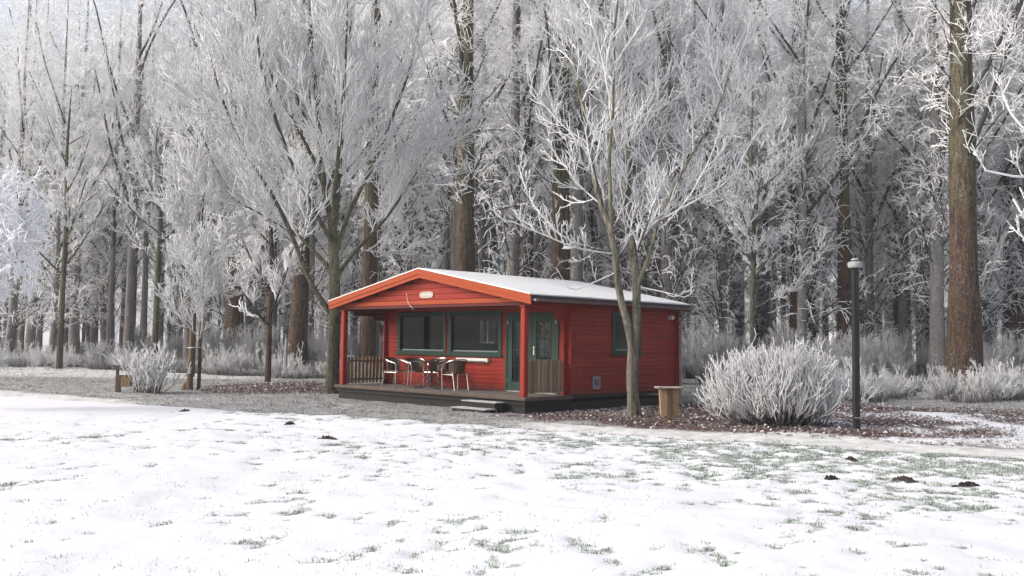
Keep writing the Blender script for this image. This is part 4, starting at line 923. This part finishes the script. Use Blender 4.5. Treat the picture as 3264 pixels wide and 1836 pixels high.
# ---------------------------------------------------------------- shrubs
def shrub_mesh(seed, n, w_, h, r, kids, lean=0.55, vert=0.9, depth=None, mat=F_WHITE, kids2=0):
    rng = np.random.default_rng(seed); depth = depth or w_
    bx0 = rng.normal(0, 0.22, n)*w_*0.5; by0 = rng.normal(0, 0.22, n)*depth*0.5; az = np.arctan2(by0+rng.normal(0, .1, n), bx0+rng.normal(0, .1, n)); tilt = np.abs(rng.normal(0, lean, n))
    tilt = np.minimum(tilt, 1.25); d = np.stack([np.sin(tilt)*np.cos(az)*w_/2/1.3, np.sin(tilt)*np.sin(az)*depth/2/1.3, np.cos(tilt)], 1); d = nrm(d)
    L = h*rng.uniform(0.50, 1.05, n)*(1-0.25*np.sin(tilt))*(0.78+0.40*vnoise(az*1.7, tilt*2.2, 1.0, seed)); npts = 7; pts = [np.stack([bx0, by0, np.full(n, -0.05)], 1)]
    for q in range(npts-1):
        d = nrm(d + np.array([0, 0, vert/(npts-1)]) + rng.normal(size=(n, 3))*0.085); pts.append(pts[-1]+d*(L/(npts-1))[:, None])
    P = np.stack(pts, 1); Rr = np.tile(np.linspace(r*1.1, r*1.0, npts), (n, 1)); c = Crown(); V, Q = tubes(P, Rr, 3); c.V.append(V); c.Q.append(Q); c.n = len(V)
    c.A.append(np.repeat(np.tile(np.linspace(0.15, 1.0, npts), n), 3))
    P1, R1 = grow(rng, P, Rr, kids, 0.3, 1.0, (R(15), R(65)), (h*0.10, h*0.34), 4, 0.8, 0.13, 0.95, r*0.95, 1.0, 0.35); c.add(P1, R1, 3)
    if kids2: P2, R2 = grow(rng, P1, R1, kids2, 0.2, 1.0, (R(20), R(60)), (h*0.05, h*0.14), 3, 0.6, 0.1, 0.95, r*0.9, 1.0, 0.3); c.add(P2, R2, 3)
    return c.mesh('stems', mat)
F_SHRUB = m_frost('rimed_shrub', (0.10, 0.085, 0.08), (0.055, 0.045, 0.045), 1.2, (0.62, 0.62, 0.63))
def shrub(name, loc, rz, me, label, group=None, sc=1.0):
    t = empty(name, (loc[0], loc[1], gz(*loc)), rz); t.scale = (sc,)*3; tag(t, label, 'shrub', group); link('stems', me, t); return t
shrub('frosted_bush', (5.34, 18.45), 0.0, shrub_mesh(3, 720, 2.95, 1.66, 0.0105, 6, 0.66, 1.2, 1.8, F_SHRUB, 1), 'large dense bush of upright white frosted shoots left of the black lamp post')
shrub('bare_shrub', (-10.45, 26.5), 0.0, shrub_mesh(8, 46, 1.5, 1.45, 0.014, 7, 0.45, 0.3, 1.2, F_SHRUB, 3), 'bare frosted shrub with dark fanning stems beside the low brown post')
# sapling thicket behind the cabin and along the edge of the wood
th_protos = [shrub_mesh(50+i, 70, 2.2, 3.4, 0.0115, 8, 0.32, 0.3, 2.2, F_DIM, 6) for i in range(2)] + [shrub_mesh(60+i, 26, 2.1, 1.45, 0.0105, 7, 0.75, -0.1, 2.1, F_SHRUB, 4) for i in range(2)]
rng = np.random.default_rng(9); ns = 0
for i in range(70):
    x = rng.uniform(5.5, 13.0) if i < 16 else rng.uniform(-34, 36); y = (rng.uniform(30, 37) if i < 16 else edge_y(x)+rng.uniform(-1.5, 8))
    if cabin_dist(x, y) < 1.8: continue
    if i < 16: shrub('sapling_thicket', (x, y), rng.uniform(0, 6), th_protos[i % 2], 'fine grey frosted saplings crowding between the cabin and the wood', 'thicket saplings', rng.uniform(0.35, 0.7))
    else: shrub('sapling_thicket', (x, y), rng.uniform(0, 6), th_protos[i % 2], 'grey frosted sapling clump growing under the plantation trees', 'undergrowth saplings', rng.uniform(0.35, 0.7))
for i in range(64):
    x = rng.uniform(-30, -6.5) if i < 34 else rng.uniform(9.0, 30); y = (np.interp(x, [-30, -15, -6], [46, 43, 37]) if x < 0 else np.interp(x, [9, 14, 20, 30], [26.5, 27.5, 33, 40])) + rng.uniform(-1.0, 4.0)
    shrub('low_scrub', (x, y), rng.uniform(0, 6), th_protos[2+i % 2], 'low frosted scrub bush along the edge of the wood', 'scrub along the wood edge', rng.uniform(0.55, 1.0))

# ---------------------------------------------------------------- ground cover
def blade_mesh(name, C, h, lean, wdt, nb, spread, mat, seed, bend=True):
    rng = np.random.default_rng(seed); n = len(C); M = n*nb; B = np.repeat(C, nb, axis=0); hh = np.repeat(h, nb)*rng.uniform(0.55, 1.15, M)
    B = B + np.stack([rng.normal(0, spread, M), rng.normal(0, spread, M), np.zeros(M)], 1); a = rng.uniform(0, 6.283, M); ln = np.abs(rng.normal(0, lean, M))
    d = np.stack([np.cos(a), np.sin(a), np.zeros(M)], 1); s = np.stack([-np.sin(a), np.cos(a), np.zeros(M)], 1)*wdt
    m = B + d*(hh*ln*0.35)[:, None] + np.array([0, 0, 1])*(hh*0.6)[:, None]; t = B + d*(hh*ln)[:, None] + np.array([0, 0, 1])*(hh*(1-0.25*ln))[:, None]
    V = np.stack([B-s, B+s, m+s*0.7, m-s*0.7, t], 1).reshape(-1, 3); i = np.arange(M)[:, None]*5
    F4 = i+np.array([[0, 1, 2, 3]]); F3 = i+np.array([[3, 2, 4]]); rn = np.repeat(np.repeat(rng.random(n), nb)*0.6+rng.random(M)*0.4, 5)
    return mesh_np(name, V, [F4, F3], mat, dict(fr=np.tile([0, 0, 0.55, 0.55, 1.0], M), rn=rn))
rng = np.random.default_rng(12)
# tufts poking through the snow
N = 420000; x = rng.uniform(-13, 15, N); y = rng.uniform(5.2, 20, N); mkk = masks(x, y); keep = (rng.random(N) < mkk[1]*0.55) & (np.abs(x) < y*0.62+1)
x, y = x[keep], y[keep]; dd = np.hypot(x, y); print('tufts', len(x))
C = np.stack([x, y, gheight(x, y)-0.012], 1)
tag(link('grass_tufts', blade_mesh('grass_tufts', C, rng.uniform(0.018, 0.055, len(x)), 0.9, 0.0028, 5, 0.03, TUFT, 3)), 'sparse green-grey grass tufts poking through the snow', 'grass', kind='stuff')
# tiny stray stalks all over the snow
N = 34000; x = rng.uniform(-12, 13, N); y = 5.0+11*rng.random(N)**1.3; k_ = (sdist(x, y) < 0.2) & (fbm(x, y, 0.9, 3, 90) > 0.50); x, y = x[k_], y[k_]
C = np.stack([x, y, gheight(x, y)], 1); tag(link('stray_stalks', blade_mesh('stray_stalks', C, rng.uniform(0.015, 0.045, len(x)), 0.9, 0.0022, 2, 0.02, TUFT, 4)), 'stray short stalks showing through the thin snow', 'grass', kind='stuff')
# frosted turf between track and wood
N = 60000; x = rng.uniform(-30, 16, N); y = rng.uniform(14, 48, N); s = sdist(x, y); mkk = masks(x, y)
keep = (s > -0.3) & (cabin_dist(x, y) > 0.05) & ((mkk[3] < 0.55) | (y > 33)) & (mkk[2] < 0.75) & (np.abs(x) < y*0.60+1) & (y < edge_y(x)+1) & (rng.random(N) < np.clip(26/y, 0, 1)**1.5)
x, y = x[keep], y[keep]; print('turf', len(x)); C = np.stack([x, y, gheight(x, y)-0.01], 1)
tag(link('frosted_turf', blade_mesh('frosted_turf', C, rng.uniform(0.03, 0.09, len(x)), 0.8, 0.0055, 4, 0.06, FGRASS, 5)), 'short grey frosted grass between the track and the wood', 'grass', kind='stuff')
# tall frosted weeds along the wood edge
N = 26000; left = rng.random(N) < 0.6
x = np.where(left, rng.uniform(-34, -6.0, N), rng.uniform(7.5, 30, N)); base = np.where(left, np.interp(x, [-34, -20, -12, -6], [46.5, 44.5, 40, 34]), np.interp(x, [7.5, 9, 14, 20, 30], [27, 25.5, 25.5, 31, 39])); y = base + np.abs(rng.normal(0, 3.4, N)) + (fbm(x, x*0+3, 0.35, 3, 140)-0.55)*6.0
keep = (fbm(x, y, 0.8, 3, 120) > 0.51) & (cabin_dist(x, y) > 0.8); x, y = x[keep], y[keep]; print('weeds', len(x))
C = np.stack([x, y, gheight(x, y)-0.02], 1); hts = 0.15+0.95*fbm(x, y, 0.8, 2, 130)**1.5*rng.uniform(0.6, 1.3, len(x))
tag(link('frosted_weeds', blade_mesh('frosted_weeds', C, hts, 0.85, 0.008, 6, 0.16, WEED, 6)), 'tall pale frosted weeds along the foot of the wood', 'weeds', kind='stuff')
# leaf litter
N = 130000; x = rng.uniform(-12, 14, N); y = rng.uniform(12, 36, N); mkk = masks(x, y); keep = (rng.random(N) < (mkk[2]-0.15)*0.75) & (cabin_dist(x, y) > 0.08) & (mkk[0] < 0.6); x, y = x[keep], y[keep]; n = len(x); print('leaves', n)
sz = rng.uniform(0.02, 0.048, n); a = rng.uniform(0, 6.28, n); u = np.stack([np.cos(a), np.sin(a), rng.normal(0, .35, n)], 1)*sz[:, None]; v = np.stack([-np.sin(a), np.cos(a), rng.normal(0, .35, n)], 1)*(sz*0.6)[:, None]
C = np.stack([x, y, gheight(x, y)+rng.uniform(0.008, 0.035, n)], 1); up_ = np.array([0, 0, 1])*(sz*0.3)[:, None]
V = np.stack([C-u, C+v+up_, C+u, C-v+up_], 1).reshape(-1, 3); i = np.arange(n)[:, None]*4
tag(link('leaf_litter', mesh_np('leaf_litter', V, np.vstack([i+np.array([[0, 1, 2]]), i+np.array([[0, 2, 3]])]), LEAF, dict(rn=np.repeat(rng.random(n), 4)))), 'brown fallen leaves dusted with frost around the cabin and bush', 'leaves', kind='stuff')

# molehills in the snow
def molehill(seed):
    rng = np.random.default_rng(seed); nr, na = 9, 30; V = [(0, 0, 0.13)]; F = []
    for r_ in range(1, nr+1):
        for a in range(na):
            q = r_/nr; t = a/na*2*math.pi; rad = 0.26*q*(1+0.25*math.sin(2*t+seed)+0.12*math.sin(5*t)+rng.normal(0, 0.04))
            V.append((rad*1.25*math.cos(t), rad*math.sin(t), (0.12*(1-q**1.4)+rng.normal(0, 0.022)) if r_ < nr else -0.05))
    for a in range(na): F.append((0, 1+a, 1+(a+1) % na))
    for r_ in range(nr-1):
        for a in range(na): b0 = 1+r_*na; F.append((b0+a, b0+na+a, b0+na+(a+1) % na, b0+(a+1) % na))
    return MB().add(V, F).mesh('soil', SOIL)
mm = [molehill(1), molehill(2)]
for i, (x, y, lab) in enumerate([(-7.1, 20.0, 'dark molehill in the snow nearest the track at the left'), (-4.1, 17.0, 'small dark molehill below the left corner of the porch'), (-2.9, 14.6, 'dark molehill in the open snow left of centre'), (3.9, 11.15, 'dark molehill, leftmost of the three in the snow at right'), (4.75, 11.05, 'dark molehill, middle of the three in the snow at right'), (5.35, 10.75, 'dark molehill, rightmost of the three in the snow at right'), (4.9, 13.2, 'dark molehill close to the track below the lamp post')]):
    o = link('molehill', mm[i % 2]); o.location = (x, y, gz(x, y)-0.005); o.rotation_euler = (0, 0, i*1.3); o.scale = (0.40+0.07*(i % 3), 0.36, 0.5); tag(o, lab, 'molehill', 'molehills in the snow')

# ---------------------------------------------------------------- frosty air
hz = MB().box((-1000, -800, -2.5), (1000, 1300, 34)).build('haze', None)
hm = bpy.data.materials.new('haze_air'); hm.use_nodes = True; hn = hm.node_tree; hn.nodes.clear()
ho = hn.nodes.new('ShaderNodeOutputMaterial'); hv = hn.nodes.new('ShaderNodeVolumePrincipled'); hv.inputs['Color'].default_value = (0.93, 0.94, 0.97, 1); hv.inputs['Density'].default_value = 0.0006; hv.inputs['Anisotropy'].default_value = 0.0
hn.links.new(hv.outputs[0], ho.inputs['Volume']); hz.data.materials.append(hm); tag(hz, 'thin frosty haze filling the air', 'haze', kind='stuff')
